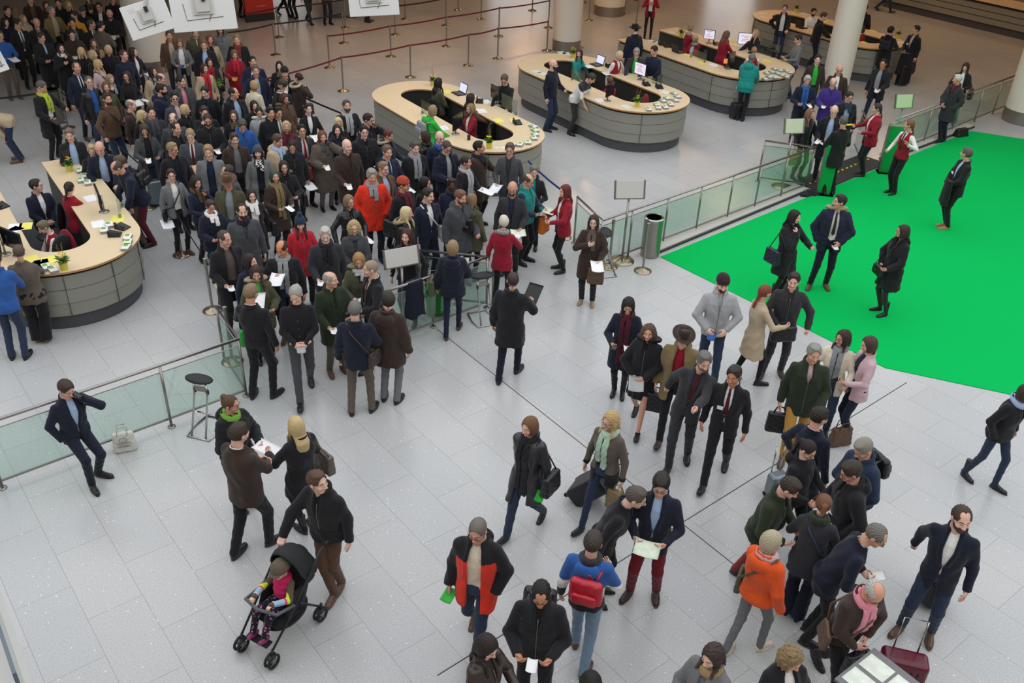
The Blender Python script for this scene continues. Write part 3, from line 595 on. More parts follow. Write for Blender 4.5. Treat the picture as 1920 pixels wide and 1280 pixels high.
    if dist < 24 and tk not in ('dres', 'cape', 'swea', 'card', 'blaz', 'ocoat', 'opark', 'opuff', 'ojack'):
        zb_ = max(hem + .06, .86 if (sit or lean) else 0); ys = lambda z_: float(np.interp(z_, zt, B)) + bulk + np.interp(z_, [.8, 1.1, 1.35, 1.5], [-.005, .0, -.012, -.03]) + .001
        if tk in ('coat', 'long', 'suit', 'shrt', 'vest'):
            z0b, z1b, st_ = (1.12, 1.0, .11) if tk == 'suit' else (1.30, zb_, .12)
            for k_ in range(int((z0b - z1b) / st_) + 1):
                zz_ = z0b - st_ * k_
                for sx in ((-.06, .06) if tk in ('coat', 'long') and wide == 1.05 else (.008,)):
                    m = MB(); m.lathe([(.001, .004), (.011, .003), (.012, -.003)], n=8); m.v = [tuple(tp((p[0] + sx, ys(zz_) + p[2] + .002, zz_ + p[1])) * s) for p in m.v]; m.obj('button', plain('dg', .3), root)
        else:
            m = MB(); m.tube([tp((0, ys(z_) - .001, z_)) * s for z_ in np.linspace(1.40, zb_, 9)], .004, 5); m.obj('zip', plain('gr', .4), root, True)
    PEOPLE.append(col); return col

# ------------------------------------------------------------ things people hold or wear over the clothes
def place(o, P, Rl, loc):
    """local rotation Rl and local point loc of person P -> world"""
    M = np.eye(4); M[:3, :3] = rotz(P['yaw']) @ Rl; M[:3, 3] = P['W'](loc); o.matrix_world = Matrix([list(r) for r in M])
def sheet(name, w, h_, m, curl=.02, th=.0016, mats=None):
    n = 7; V = []
    for sgn in (0, 1):
        for i in range(n):
            for j in range(n): u, v = i / (n - 1) - .5, j / (n - 1) - .5; V.append((u * w, v * h_, curl * (4 * u * u + 1.2 * v * v * u) + sgn * th))
    N = n * n; Fs = []
    for i in range(n - 1):
        for j in range(n - 1):
            a, b, c, d = i * n + j, (i + 1) * n + j, (i + 1) * n + j + 1, i * n + j + 1; Fs += [(a, d, c, b), (N + a, N + b, N + c, N + d)]
    for i in range(n - 1):
        for a, b in ((i, i + 1), (N - n + i, N - n + i + 1)): Fs.append((a, b, N + b, N + a))
        for a, b in ((i * n, (i + 1) * n), (i * n + n - 1, (i + 1) * n + n - 1)): Fs.append((a, b, N + b, N + a))
    return mesh_obj(name, V, Fs, m, smooth=True)
HELD = {'A': ('paper_sheet', 'paper', .21, .297, 'white paper held by'), 'B': ('brochure', 'brochure', .105, .21, 'white brochure held by'), 'K': ('booklet', 'booklet', .125, .18, 'booklet held by'),
        'T': ('phone', 'phone', .072, .145, 'phone held by'), 'F': ('folder', 'folder', .24, .32, 'folder held by'), 'M': ('open_map', 'map', .27, .21, 'open map held by'), 'C': ('ticket', 'ticket', .10, .14, 'small ticket held by')}
def hold(P, kind, hand=0, who='', color=None, tilt=35, yaw=0, off=(0, 0, 0), label=None, both=False):
    S_, E_, Wp, Fr, fp = P['armp'][hand]; nm, cat, w, h_, pre = HELD[kind]
    if kind == 'T': m = plain('17181c', .2)
    elif kind == 'M': m = mat('map_paper', 'cfd8c4', .6, vary=.25, scale=14)
    elif color: m = mat('card_' + color, colr(color), .6)
    else: m = PAPER
    p = Wp + Fr[:, 2] * .11 + Fr[:, 1] * .028
    if both: p2 = P['armp'][1 - hand]; p = (p + p2[2] + p2[3][:, 2] * .11 + p2[3][:, 1] * .028) / 2
    tilt = tilt if abs(P['bd']) > 95 else -10 - (tilt - 35) * .3
    o = sheet(nm, w, h_, m, curl=.02 if kind not in 'TF' else 0, th=.0016 if kind not in 'TFK' else .008)
    Rl = P['Rt'] @ rotz(math.radians(yaw)) @ rotx(math.radians(tilt)); place(o, P, Rl, p + np.array(off) + Rl @ V3(0, h_ * .28, .004))
    tag(o, label or (pre + ' ' + who), cat, 'papers and phones in hands'); return o
def bagmesh(w, d, h_, nm, m, parent, rnd=.03, soft=0., res=.012):
    def f(X, Y, Z):
        t = np.clip(Z / h_, 0, 1); k = 1 - .12 * t * soft
        q = [np.abs(X) - w / 2 * k + rnd, np.abs(Y) - d / 2 * (1 - .5 * t * soft) + rnd, np.abs(Z - h_ / 2) - h_ / 2 + rnd]
        o_ = np.sqrt(sum(np.maximum(a, 0) ** 2 for a in q)) + np.minimum(np.maximum(np.maximum(q[0], q[1]), q[2]), 0) - rnd
        return o_ + soft * .004 * np.sin(X * 50 + 3 * np.sin(Z * 40))
    v, q = nets(f, (-w / 2 - .03, -d / 2 - .03, -.03), (w / 2 + .03, d / 2 + .03, h_ + .03), res); return mesh_obj(nm, v, q, m, parent)
def worn_bag(P, kind, c, label, side=1, z=.80, y=0., w=.34, h_=.28, d=.13, strap=True, m=None, c2=None):
    m = m or leather(c); root = empty('handbag' if kind != 'back' else 'backpack', (0, 0, 0)); tag(root, label, 'bag' if kind != 'back' else 'backpack', 'bags people carry'); s = P['s']
    tp = P['tp']; b_ = P['bulk']
    if kind == 'back':
        root.name = 'backpack'; v = bagmesh(w, d, h_, 'pack', m, root, .05, .5); v.matrix_local = Matrix.Translation((0, 0, 0)); f = bagmesh(w * .75, d * .45, h_ * .45, 'front_pocket', cloth(c2) if c2 else m, root, .03, .3); f.location = (0, -d * .6, .03)
        q = MB()
        for sx in (-1, 1): q.tube([(sx * .09, d * .45, h_ * .95), (sx * .10, d * .45 + .06, h_ + .0), (sx * .13, d * .5 + .27 + b_, h_ * .75), (sx * .15, d * .5 + .22, h_ * .3), (sx * .12, d * .45, .05)], [.012, .016, .016, .012, .008], 6)
        q.tube([(-.03, d * .3, h_ - .01), (-.02, d * .3, h_ + .035), (.02, d * .3, h_ + .035), (.03, d * .3, h_ - .01)], .008, 6); q.obj('strap', m, root, True)
        loc = tp((side * .03, -.17 - b_ - d / 2, 1.42 - h_)); place(root, P, P['Rt'], loc); root.scale = (s, s, s); return root
    body = bagmesh(w, d, h_, 'bag_body', m, root, .03, .6)
    if kind == 'shoulder':
        loc = tp((side * (.24 + b_ + d / 2), y, z)); Rl = P['Rt'] @ rotz(math.pi / 2); sh = P['Rt'].T @ (tp((side * .13, -.01, 1.475 + b_)) - loc); sh = rotz(-math.pi / 2) @ sh
        q = MB(); q.tube([(-w * .35, 0, h_ * .95), (sh[0] - .05, sh[1], sh[2] - .06), (sh[0], sh[1], sh[2]), (sh[0] + .05, sh[1], sh[2] - .06), (w * .35, 0, h_ * .95)], .009, 6); q.obj('strap', m, root, True)
    elif kind == 'cross':
        loc = tp((side * (.21 + b_), y, z)); Rl = P['Rt'] @ rotz(math.pi / 2 * .7 * side); q = MB(); iv = lambda p: Rl.T @ (tp(p) - loc)
        q.tube([(-w * .3, 0, h_ * .9), iv((side * .14, -.16 - b_, 1.15)), iv((-side * .05, -.13 - b_, 1.38)), iv((-side * .13, -.02, 1.475 + b_)), iv((-side * .04, .135 + b_, 1.33)), iv((side * .12, .16 + b_, 1.1)), (w * .3, 0, h_ * .9)], .013, 6); q.obj('strap', m if not c2 else cloth(c2), root, True)
    else:   # in the hand
        S_, E_, Wp, Fr, fp = P['armp'][0 if side > 0 else 1]; top = Wp + Fr[:, 2] * .085 + Fr[:, 1] * .03; loc = top - V3(0, 0, h_ + .10); Rl = rotz(math.radians(y)); q = MB()
        for yy in (-.02, .02): q.tube([(-w * .25, yy, h_ * .96), (-w * .14, yy * .4, h_ + .085), (0, 0, h_ + .10), (w * .14, yy * .4, h_ + .085), (w * .25, yy, h_ * .96)], .007, 6)
        q.obj('handle', m, root, True)
    place(root, P, Rl, loc); root.scale = (s, s, s); return root
# ------------------------------------------------------------ the hall
AX = math.radians(-50.5)
def floor_mat():
    m = bpy.data.materials.new('granite_floor'); m.use_nodes = True; nt = m.node_tree; b = nt.nodes['Principled BSDF']; N = nt.nodes.new; Lk = nt.links.new
    g = N('ShaderNodeNewGeometry'); mp = N('ShaderNodeMapping'); mp.vector_type = 'TEXTURE'; mp.inputs['Rotation'].default_value = (0, 0, AX); mp.inputs['Location'].default_value = (0.36, -.02, 0); Lk(g.outputs['Position'], mp.inputs['Vector'])
    br = N('ShaderNodeTexBrick'); br.offset = .5; br.squash = 1; br.inputs['Scale'].default_value = 1.; br.inputs['Mortar Size'].default_value = .0035; br.inputs['Mortar Smooth'].default_value = .3; br.inputs['Brick Width'].default_value = 1.2; br.inputs['Row Height'].default_value = .6; br.inputs['Bias'].default_value = -.2
    br.inputs['Color1'].default_value = (*lin('b7b8b9'), 1); br.inputs['Color2'].default_value = (*lin('bdbdbc'), 1); br.inputs['Mortar'].default_value = (*lin('98948d'), 1); Lk(mp.outputs[0], br.inputs['Vector'])
    n = N('ShaderNodeTexNoise'); n.inputs['Scale'].default_value = 55; n.inputs['Detail'].default_value = 4; Lk(g.outputs['Position'], n.inputs['Vector'])
    r = N('ShaderNodeValToRGB'); r.color_ramp.elements[0].position = .3; r.color_ramp.elements[0].color = (.84, .84, .85, 1); r.color_ramp.elements[1].position = .7; r.color_ramp.elements[1].color = (1.08, 1.08, 1.08, 1); Lk(n.outputs['Fac'], r.inputs[0])
    mx = N('ShaderNodeMix'); mx.data_type = 'RGBA'; mx.blend_type = 'MULTIPLY'; mx.inputs[0].default_value = 1; Lk(br.outputs['Color'], mx.inputs[6]); Lk(r.outputs[0], mx.inputs[7])
    v = N('ShaderNodeTexVoronoi'); v.inputs['Scale'].default_value = 9; Lk(g.outputs['Position'], v.inputs['Vector']); lt = N('ShaderNodeMath'); lt.operation = 'LESS_THAN'; lt.inputs[1].default_value = .085; Lk(v.outputs['Distance'], lt.inputs[0])
    m2 = N('ShaderNodeMix'); m2.data_type = 'RGBA'; m2.inputs[7].default_value = (*lin('dcdcd8'), 1); Lk(lt.outputs[0], m2.inputs[0]); Lk(mx.outputs[2], m2.inputs[6])
    w = N('ShaderNodeTexNoise'); w.inputs['Scale'].default_value = .35; w.inputs['Detail'].default_value = 2; Lk(g.outputs['Position'], w.inputs['Vector'])
    r3 = N('ShaderNodeValToRGB'); r3.color_ramp.elements[0].position = .35; r3.color_ramp.elements[0].color = (.92, .92, .93, 1); r3.color_ramp.elements[1].position = .65; r3.color_ramp.elements[1].color = (1.03, 1.02, 1.0, 1); Lk(w.outputs['Fac'], r3.inputs[0])
    m3 = N('ShaderNodeMix'); m3.data_type = 'RGBA'; m3.blend_type = 'MULTIPLY'; m3.inputs[0].default_value = 1; Lk(m2.outputs[2], m3.inputs[6]); Lk(r3.outputs[0], m3.inputs[7]); Lk(m3.outputs[2], b.inputs['Base Color'])
    b.inputs['Roughness'].default_value = .22; b.inputs['Specular IOR Level'].default_value = .45; return m
S = lambda mb, n, m, **k: tag(mb.obj(n, m, **k), kind='structure')
S(MB().box((3, 27, -.1), (70, 76, .2)), 'floor', floor_mat())
WALLM = mat('warm_plaster', 'a39482', .9); DARKW = mat('dark_wall', '3a3632', .9)
# far wall with tall daylight windows: piers between openings
mb = MB(); mb.box((3, 62, 1.0), (70, .5, 2.0)); mb.box((3, 62, 10.5), (70, .5, 3.0)); 
for x0, x1 in ((-32, -17), (-14.2, -2.4), (1.6, 11.5), (14.6, 38)): mb.box(((x0 + x1) / 2, 62, 5.5), (x1 - x0, .5, 7.2))
S(mb, 'wall_far', WALLM)
S(MB().box((-32, 27, 6), (.5, 70, 12)), 'unseen_wall_left', WALLM); S(MB().box((38, 27, 6), (.5, 70, 12)), 'unseen_wall_right', WALLM); S(MB().box((3, -8, 6), (70, .5, 12)), 'unseen_wall_near', WALLM)  # unseen walls, added to cut sideways daylight so it falls mostly from above
mb = MB(); mb.prism([(-32, 13), (-15, 16.5), (-8, 24), (4, 28), (12, 25), (20, 17), (38, 9), (38, 62), (-32, 62)], 6.2, 6.6); S(mb, 'ceiling', mat('unseen_ceiling_white', 'c8bcab', .9))  # unseen slab, added low and shaped to keep skylight off the back
# expansion joints running across the floor
def strip(p, q, w, name, m, z=.003, h=.004):
    a, b_ = at(*p), at(*q); d = nrm(b_ - a); o = MB(); o.box(((a + b_) / 2)[:2].tolist() + [z], (np.linalg.norm(b_ - a), w, h), math.atan2(d[1], d[0])); return S(o, name, m)
JM = mat('floor_joint', '4a4642', .8)
for k, (p, q) in enumerate([((819, 617), (1555, 1200)), ((820, 1266), (1700, 717)), ((1325, 1016), (1100, 1100))][:2]): strip(p, q, .012, 'trim_%d' % (k + 1), JM, .002, .003)
# green carpet
cp = [at(1238, 482), at(1820, 246), at(1925, 262)]; P_ = [(p[0], p[1]) for p in cp] + [(20, 22), (18, 8.6), tuple(at(1895, 740)[:2]), tuple(at(1660, 690)[:2])]
o = MB().prism(P_, 0, .012).obj('carpet', mat('green_carpet', '00b154', .95, bump=.1, scale=300, vary=.03, spec=.1)); tag(o, 'large bright green carpet covering the floor behind the glass railing', 'carpet')
# pale plinth strip between the railing and the carpet
a, b_ = at(1228, 478), at(1505, 362); 
for k, (a, b_) in enumerate((((1232, 472), (1512, 356)), ((1668, 296), (1822, 238)))):
    a, b_ = at(*a), at(*b_); d = nrm(b_ - a); c = (a + b_) / 2; S(MB().box((c[0] - d[1] * .12, c[1] + d[0] * .12, .03), (np.linalg.norm(b_ - a), .34, .06), math.atan2(d[1], d[0])), 'trim_%d' % (3 + k), mat('pale_stone', 'b9b6ae', .6))
    S(MB().box((c[0] + d[1] * .07, c[1] - d[0] * .07, .02), (np.linalg.norm(b_ - a), .03, .045), math.atan2(d[1], d[0])), 'trim_%d' % (5 + k), SEAM)
# round columns with a steel foot ring
def column(x, y, r, k):
    o = MB().lathe([(r, 0.36), (r, 11.2)], (x, y, 0), 48).obj('column', mat('column_white', 'e0d8ca', .7), smooth=True, angle=.6); tag(o, kind='structure')
    f = MB().lathe([(r + .012, 0), (r + .012, .36), (r - .02, .37)], (x, y, 0), 48).obj('foot_ring', STEEL, o, True, angle=.6); return o
for k, (x, y, r) in enumerate(((-11.15, 27.5, .56), (1.42, 31.9, .47), (3.25, 37.6, .6), (*at(1561, 178)[:2], .40), (14.45, 26.15, .6))): column(x, y, r, k)
# balcony edge in the near left corner: white slab edge with dark glass above
a, b_ = at(-20, 1048, 3.0), at(70, 1306, 3.0); d = b_ - a; L = np.linalg.norm(d); d = d / L; c = (a + b_) / 2; rz = math.atan2(d[1], d[0]); n_ = V3(d[1], -d[0], 0) * (-1 if (V3(d[1], -d[0], 0) @ V3(1, 0, 0)) > 0 else 1)
o = MB(); cc = c + n_ * .6; o.box((cc[0], cc[1], 2.93), (L + 1.6, 1.2, .14), rz); S(o, 'trim_7', mat('balcony_white', 'd8d6d0', .5))
o = MB(); cc = c + n_ * .05; o.box((cc[0], cc[1], 3.55), (L + 1.6, .02, 1.1), rz); S(o, 'trim_8', mat('smoked_glass', '4e5b66', .1, spec=.7))
S(MB().box(((c + n_ * .6)[0], (c + n_ * .6)[1], 1.43), (L + 1.4, .9, 2.86), rz), 'wall_balcony', WALLM)

# ------------------------------------------------------------ glass railings
def rail(pts, posts, label, name='glass_railing', h=1.0, post_m=STEEL, double=(), toe=True, z=0., ends=True):
    root = empty(name, (*pts[0][:2], 0)); tag(root, label, 'railing', 'glass railings'); R0 = np.array([*pts[0][:2], 0.])
    pts = [np.array([*p[:2], 0.]) - R0 for p in pts]; up = V3(0, 0, h)
    MB().tube([p + up for p in pts], .024, 10).obj('handrail', post_m, root, True)
    for a, b in zip(pts[:-1], pts[1:]):
        d = nrm(b - a); L = np.linalg.norm(b - a); c = (a + b) / 2; rz = math.atan2(d[1], d[0])
        MB().box((c[0], c[1], .50), (L - .03, .010, .76), rz).obj('glass_panel', GLASS, root)
        MB().box((c[0], c[1], .105), (L, .022, .03), rz).obj('bottom_rail', post_m, root); MB().box((c[0], c[1], .885), (L, .012, .012), rz).obj('glass_edge', post_m, root)
    for p in posts:
        p = np.array([*p[:2], 0.]) - R0; mb = MB(); mb.tube([p, p + up], .020, 8); mb.lathe([(.055, 0), (.055, .012), (.03, .02)], p, 14)
        mb.obj('post', post_m, root, True)
    return root
g2 = lambda x, y, z=0: at(x, y, z)[:2]
L0, L1, L2, L3 = np.array([-7.6, 7.93]), g2(322, 800), g2(462, 742), np.array([-4.50, 12.0])
rail([L0, L2, L3], [g2(5, 915), L1, L2, L3], 'glass railing with steel handrail on which the man on the phone leans')
M0, M1, M2, M3 = np.array([-2.15, 12.6]), g2(812, 613), g2(912, 577), np.array([-1.66, 14.2])
rail([M0, M2, M3], [M0, M1, M2, M2 + np.array([.10, .12]), M3, M3 * .45 + M2 * .55], 'short cornered glass railing around the blank sign at the crowd front')
GREENST = mat('green_tinted_steel', '6f8f74', .35, metal=.7)
R0_, R1_, R2_ = np.array([1.16, 16.83]), g2(1130, 413, 1.), g2(1512, 353)
pp = [R1_ + (R2_ - R1_) * t for t in (.0, .12, .27, .42, .57, .71, .85, 1.)]
rail([R0_, R1_, R2_, g2(1420, 340)], [R0_] + pp + [g2(1420, 340), g2(1420, 340) * .03 + R2_ * .97], 'long glass railing between grey floor and green carpet, left of the gate', post_m=STEEL)
Q0, Q1 = g2(1660, 297), g2(1960, 173)
pp = [Q0 + (Q1 - Q0) * t for t in (0., .06, .2, .36, .5, .62, .75, .9)]
rail([Q0, Q1], pp, 'long glass railing behind the green carpet, right of the gate')
# low gate panels
rail([g2(1614, 310), g2(1600, 278)], [g2(1614, 310)], 'narrow glass gate wing beside the woman in the red blazer', name='gate_wing')
# metal threshold with yellow stripes at the gate
a, b_ = at(1515, 352), at(1640, 300); d = nrm(b_ - a); c = (a + b_) / 2; rz = math.atan2(d[1], d[0])
root = empty('threshold_ramp', c, rz); tag(root, 'dark threshold plate with yellow dashes across the entrance gate', 'threshold')
L = np.linalg.norm(b_ - a); MB().box((0, .05, .012), (L, .75, .024)).obj('plate', SEAM, root); q = MB()
for i in range(int(L / .2)): q.add([(-L / 2 + .2 * i, .08, .025), (-L / 2 + .2 * i + .09, .08, .025), (-L / 2 + .2 * i + .13, .13, .025), (-L / 2 + .2 * i + .04, .13, .025)], [(0, 1, 2, 3)])
tag(q.obj('yellow_dashes', plain('ye'), root), kind='stuff')
def turnstile(px, label, h=1.15):
    p = at(*px); root = empty('gate_pillar', p, math.radians(-8)); tag(root, label, 'ticket pillar', 'green ticket pillars at the gate')
    MB().box((0, 0, h * .32), (.28, .18, h * .64)).obj('lower_case', [mat('pillar_green', '0f9a48', .3)], root, bevel=.012); MB().box((0, 0, h * .83), (.28, .18, h * .34)).obj('upper_case', [mat('pillar_green', '0f9a48', .3)], root, bevel=.012)
    MB().box((-.155, 0, h * .5), (.03, .18, h)).obj('side_plate', STEEL, root); MB().box((0, 0, h + .012), (.31, .19, .024)).obj('cap', CHROME, root); MB().box((0, 0, h * .655), (.285, .185, .014)).obj('joint_band', CHROME, root)
    MB().box((0, 0, .006), (.42, .42, .012)).obj('foot_plate', plain('gr'), root); return root
turnstile((1543, 362), 'green ticket pillar in front of the man in the black suit'); turnstile((1659, 322), 'green ticket pillar half hidden behind the woman in the red blazer')
# black cloths on the ground at the gate
def heap(px, w, d, h_, label, name='cloth_heap', c='bk'):
    p = at(*px); f = lambda X, Y, Z: np.maximum(ell(X, Y, Z, (0, 0, 0), (w, d, h_)) + .012 * np.sin(X * 25 + 2 * np.sin(Y * 18)) + .01 * np.sin(Y * 31 + X * 9), .002 - Z)
    v, q = nets(f, (-w - .05, -d - .05, -.02), (w + .05, d + .05, h_ + .05), .015); o = mesh_obj(name, v, q, cloth(c), loc=p, rot=(0, 0, .6)); tag(o, label, 'cloth'); return o
heap((1521, 364), .30, .15, .09, 'black cloth heap at the foot of the left green pillar'); heap((1672, 309), .2, .10, .05, 'small black cloth by the right green pillar')

# ------------------------------------------------------------ belt posts
BELTR = mat('belt_dark_red', '6a1424', .7); BELTK = mat('belt_black', '16161a', .7); BELTB = mat('belt_blue', '1b2f7a', .7)
_sp = None
def post(px, m=STEEL, label='', grp='belt posts of the empty queue lanes'):
    global _sp
    p = at(*px)
    if _sp is None:
        root = empty('belt_post', p); MB().lathe([(.17, 0), (.17, .012), (.12, .03), (.05, .05), (.03, .07)], n=28).obj('foot', BRASSY, root, True)
        MB().lathe([(.024, .04), (.024, .93)], n=14).obj('pole', STEEL, root, True, angle=.6); MB().lathe([(.032, .90), (.032, 1.0), (.02, 1.005)], n=14).obj('belt_head', STEEL, root, True, angle=.6); _sp = root
    else:
        root = _sp.copy(); COL.objects.link(root); root.location = p
        for ch in _sp.children:
            c = ch.copy(); COL.objects.link(c); c.parent = root
    tag(root, label, 'belt post', grp); return p
def belt(a, b, m, label, z=.955, sag=.03):
    a, b = np.array(a, float), np.array(b, float); d = nrm(b - a); a = a + d * .035; b = b - d * .035; n = 8; V = []
    for i in range(n + 1):
        t = i / n; p = a + (b - a) * t; zz = z - sag * 4 * t * (1 - t); o_ = V3(-d[1], d[0], 0) * .0015
        for s_ in (-1, 1):
            for dz in (-.024, .024): q = p + o_ * s_; V.append((q[0], q[1], zz + dz))
    F_ = []
    for i in range(n):
        k = 4 * i; F_ += [(k, k + 4, k + 5, k + 1), (k + 2, k + 3, k + 7, k + 6), (k + 1, k + 5, k + 7, k + 3), (k, k + 2, k + 6, k + 4)]
    F_ += [(0, 1, 3, 2), (4 * n, 4 * n + 2, 4 * n + 3, 4 * n + 1)]
    o = mesh_obj('barrier_belt', V, F_, m, smooth=False); tag(o, label, 'barrier belt', 'belts between the posts'); return o
ordn = ['first', 'second', 'third', 'fourth', 'fifth', 'sixth', 'seventh']
def lane(pts, m, cname, where, closed=False):
    P = [post(p, label='steel belt post, %s from the left in %s' % (ordn[i], where)) for i, p in enumerate(pts)]
    for i in range(len(P) - 1): belt(P[i], P[i + 1], m, '%s belt, %s span from the left in %s' % (cname, ordn[i], where))
    return P
A1 = lane([(506, 215), (644, 171), (770, 145), (878, 123), (933, 110), (1025, 95)], BELTR, 'dark red', 'the lane nearest the counters')
lane([(618, 127), (733, 106), (837, 87), (935, 68), (1028, 52)], BELTR, 'dark red', 'the middle lane')
lane([(432, 121), (517, 103), (645, 81)], BELTK, 'black', 'the lane by the red banner')
lane([(446, 84), (523, 70), (648, 52)], BELTK, 'black', 'the lane behind the red banner posts')
lane([(741, 65), (836, 48), (902, 36), (998, 20), (1094, 5)], BELTK, 'black', 'the far lane')
for p, l in (((760, 36), 'steel belt post standing alone beyond the far lane'), ((859, 19), 'small steel belt post near the top edge of the lanes'), ((1104, 38), 'steel belt post just left of the thick column'), ((1086, 89), 'steel belt post right beside the white column'), ((1171, 26), 'steel belt post right of the thick column')): post(p, label=l)
B1 = post((1192, 52), label='steel belt post behind the man in the black hat'); belt(at(1128, 24), B1, BELTR, 'dark red belt ending behind the man in the black hat')
c1_ = A1[0]; B2 = post((648, 286), label='steel belt post at the right edge of the crowd, beside the first counter'); B3 = post((440, 142), label='steel belt post inside the crowd at the back')
belt(c1_, B2, BELTK, 'black belt running along the right edge of the crowd'); belt(B3, c1_, BELTK, 'black belt behind the crowd meeting the red lane')
B4 = [post(p, label=l) for p, l in (((341, 478), 'steel belt post in the open floor beside the left counter'), ((278, 390), 'steel belt post by the silver suitcase'), ((399, 582), 'steel belt post left of the man in the black coat and taupe sweater'), ((436, 678), 'steel belt post behind the corner of the left railing'), ((128, 240), 'steel belt post which the man with the yellow scarf touches'))]
belt(at(-60, 265), B4[4], BELTK, 'black belt at the far left edge of the hall'); belt(B4[4], B4[1], BELTK, 'black belt running down beside the crowd to the left counter'); belt(B4[0], at(392, 566), BELTK, 'black belt hanging beside the woman with the handbag')
post((1056, 445), label='steel belt post hidden behind the red-haired woman'); C_ = post((1142, 500), label='steel belt post behind the woman in the brown coat'); D_ = post((1205, 508), label='steel belt post in front of the steel bin')
belt(at(985, 378), at(1056, 445), BELTB, 'blue belt behind the red-haired woman')

# ------------------------------------------------------------ signs on posts
def sign(px, h, w, hh, yaw, label, m=None, fr=STEEL, foot=.24):
    p = at(*px); root = empty('sign_stand', p, yaw); tag(root, label, 'sign', 'blank signs on posts'); MB().lathe([(foot, 0), (foot, .014), (foot * .6, .04), (.04, .06)], n=32).obj('foot', BRASSY, root, True)
    MB().tube([(0, 0, .03), (0, 0, h)], .022, 12).obj('pole', fr, root, True); T_ = rotx(math.radians(-14)); c = V3(0, 0, h + hh / 2)
    MB().box(c, (w, .022, hh), M=T_).obj('panel', m or mat('sign_face', 'c9c7c2', .5), root); mb = MB()
    for sx in (-1, 1): mb.box(c + T_ @ V3(sx * w / 2, 0, 0), (.03, .04, hh + .02), M=T_)
    mb.box(c + T_ @ V3(0, 0, -hh / 2), (w, .04, .02), M=T_); mb.obj('panel_frame', fr, root); return root
sign((1166, 489), 1.32, .56, .33, math.radians(8), 'blank white sign on a steel post beside the steel bin'); sign((757, 622), 1.25, .58, .30, math.radians(28), 'blank white sign in front of the woman in the black top', foot=.01)
sign((1466, 350), 1.30, .46,.32, math.radians(12), 'blank pale sign on a post left of the green pillar', m=mat('sign_pale', 'cfd2b8', .5)); sign((1666, 300), 1.35, .46,.32, math.radians(12), 'blank pale green sign on a post behind the red blazer woman', m=mat('sign_palegreen', 'bcd3a4', .5), fr=GREENST)

# ------------------------------------------------------------ bins, stools, banner, boards
def bin_(px, r, h_, label):
    p = at(*px); root = empty('waste_bin', p); tag(root, label, 'bin', 'steel waste bins'); MB().lathe([(r * .96, 0), (r * .96, .03), (r, .04), (r, h_)], n=40).obj('drum', STEEL, root, True, angle=.5)
    MB().lathe([(r * 1.02, h_), (r * 1.02, h_ + .03), (r * .8, h_ + .035), (r * .78, h_ - .1), (0.01, h_ - .12)], n=40).obj('rim', CHROME, root, True, angle=.5); MB().lathe([(r * .76, h_ - .06), (.05, h_ - .02), (.01, h_ - .015)], n=12).obj('liner', plain('dg'), root, True)
bin_((1218, 478), .19, .78, 'round brushed steel bin at the corner of the green carpet'); bin_((108, 224), .19, .75, 'round steel bin beside the man with the yellow scarf')
def stool(px, yaw, label):
    p = at(*px); root = empty('perching_stool', p, yaw); tag(root, label, 'stool', 'perching stools for the staff')
    f = MB(); f.tube([(-.17, .28, .014), (-.2, .0, .014), (-.17, -.22, .014), (.17, -.22, .014), (.2, 0, .014), (.17, .28, .014), (-.17, .28, .014)], .014, 8); f.obj('base_tube', CHROME, root, True)
    for sx in (-1, 1): MB().tube([(sx * .11, -.20, .014), (sx * .10, .0, .60), (sx * .095, .02, .82)], .014, 8).obj('leg', CHROME, root, True); MB().box((sx * .097, .02, .66), (.034, .034, .07)).obj('clamp', RUBBER, root)
    MB().tube([(-.10, 0, .30), (.10, 0, .30)], .012, 8).obj('crossbar', CHROME, root, True); MB().box((0, .02, .70), (.16, .03, .08)).obj('bracket', STEEL, root)
    v, q = nets(lambda X, Y, Z: ell(X, Y, Z, (0, 0, 0), (.21, .11, .045)), (-.25, -.15, -.08), (.25, .15, .08), .012); mesh_obj('seat', v, q, RUBBER, root, loc=(0, .02, .86)); return root
stool((388, 806), math.radians(-15), 'black-seated perching stool standing beside the left railing'); stool((905, 600), math.radians(25), 'black-seated perching stool behind the woman in the navy padded jacket'); stool((1131, 512), math.radians(100), 'perching stool whose foot shows beside the brown coat woman')
a = at(462, 42); b_ = at(514, 36); c = (a + b_) / 2; d = b_ - a; rz = math.atan2(d[1], d[0]); root = empty('banner_stand', c, rz); tag(root, 'tall red banner stand with black foot at the back of the hall', 'banner'); w = np.linalg.norm(d)
MB().box((0, 0, 1.25), (w, .10, 2.0)).obj('banner_panel', mat('banner_red', 'b0281a', .6), root); MB().box((0, 0, .13), (w * 1.02, .14, .26)).obj('foot', plain('bk'), root)
q = MB(); [q.box((-.1 + .03 * i, -.053, .52 + .012 * math.sin(i * 1.4)), (.022, .004, .008)) for i in range(12)]; [q.box((0.05, -.053, 1.30 + .07 * i), (.34 - .08 * (i % 2), .004, .016)) for i in range(4)]; q.obj('white_writing', plain('wh'), root)
a = at(612, 34); b_ = at(664, 36); c = (a + b_) / 2 + V3(0, .5, 0); root = empty('booth_box', c, .2); tag(root, 'grey box-shaped stand behind the hanging board', 'booth'); MB().box((0, 0, .9), (1.0, .9, 1.64)).obj('case', plain('gr'), root); MB().box((0, 0, .05), (1.0, .9, .1)).obj('foot', plain('dg'), root)
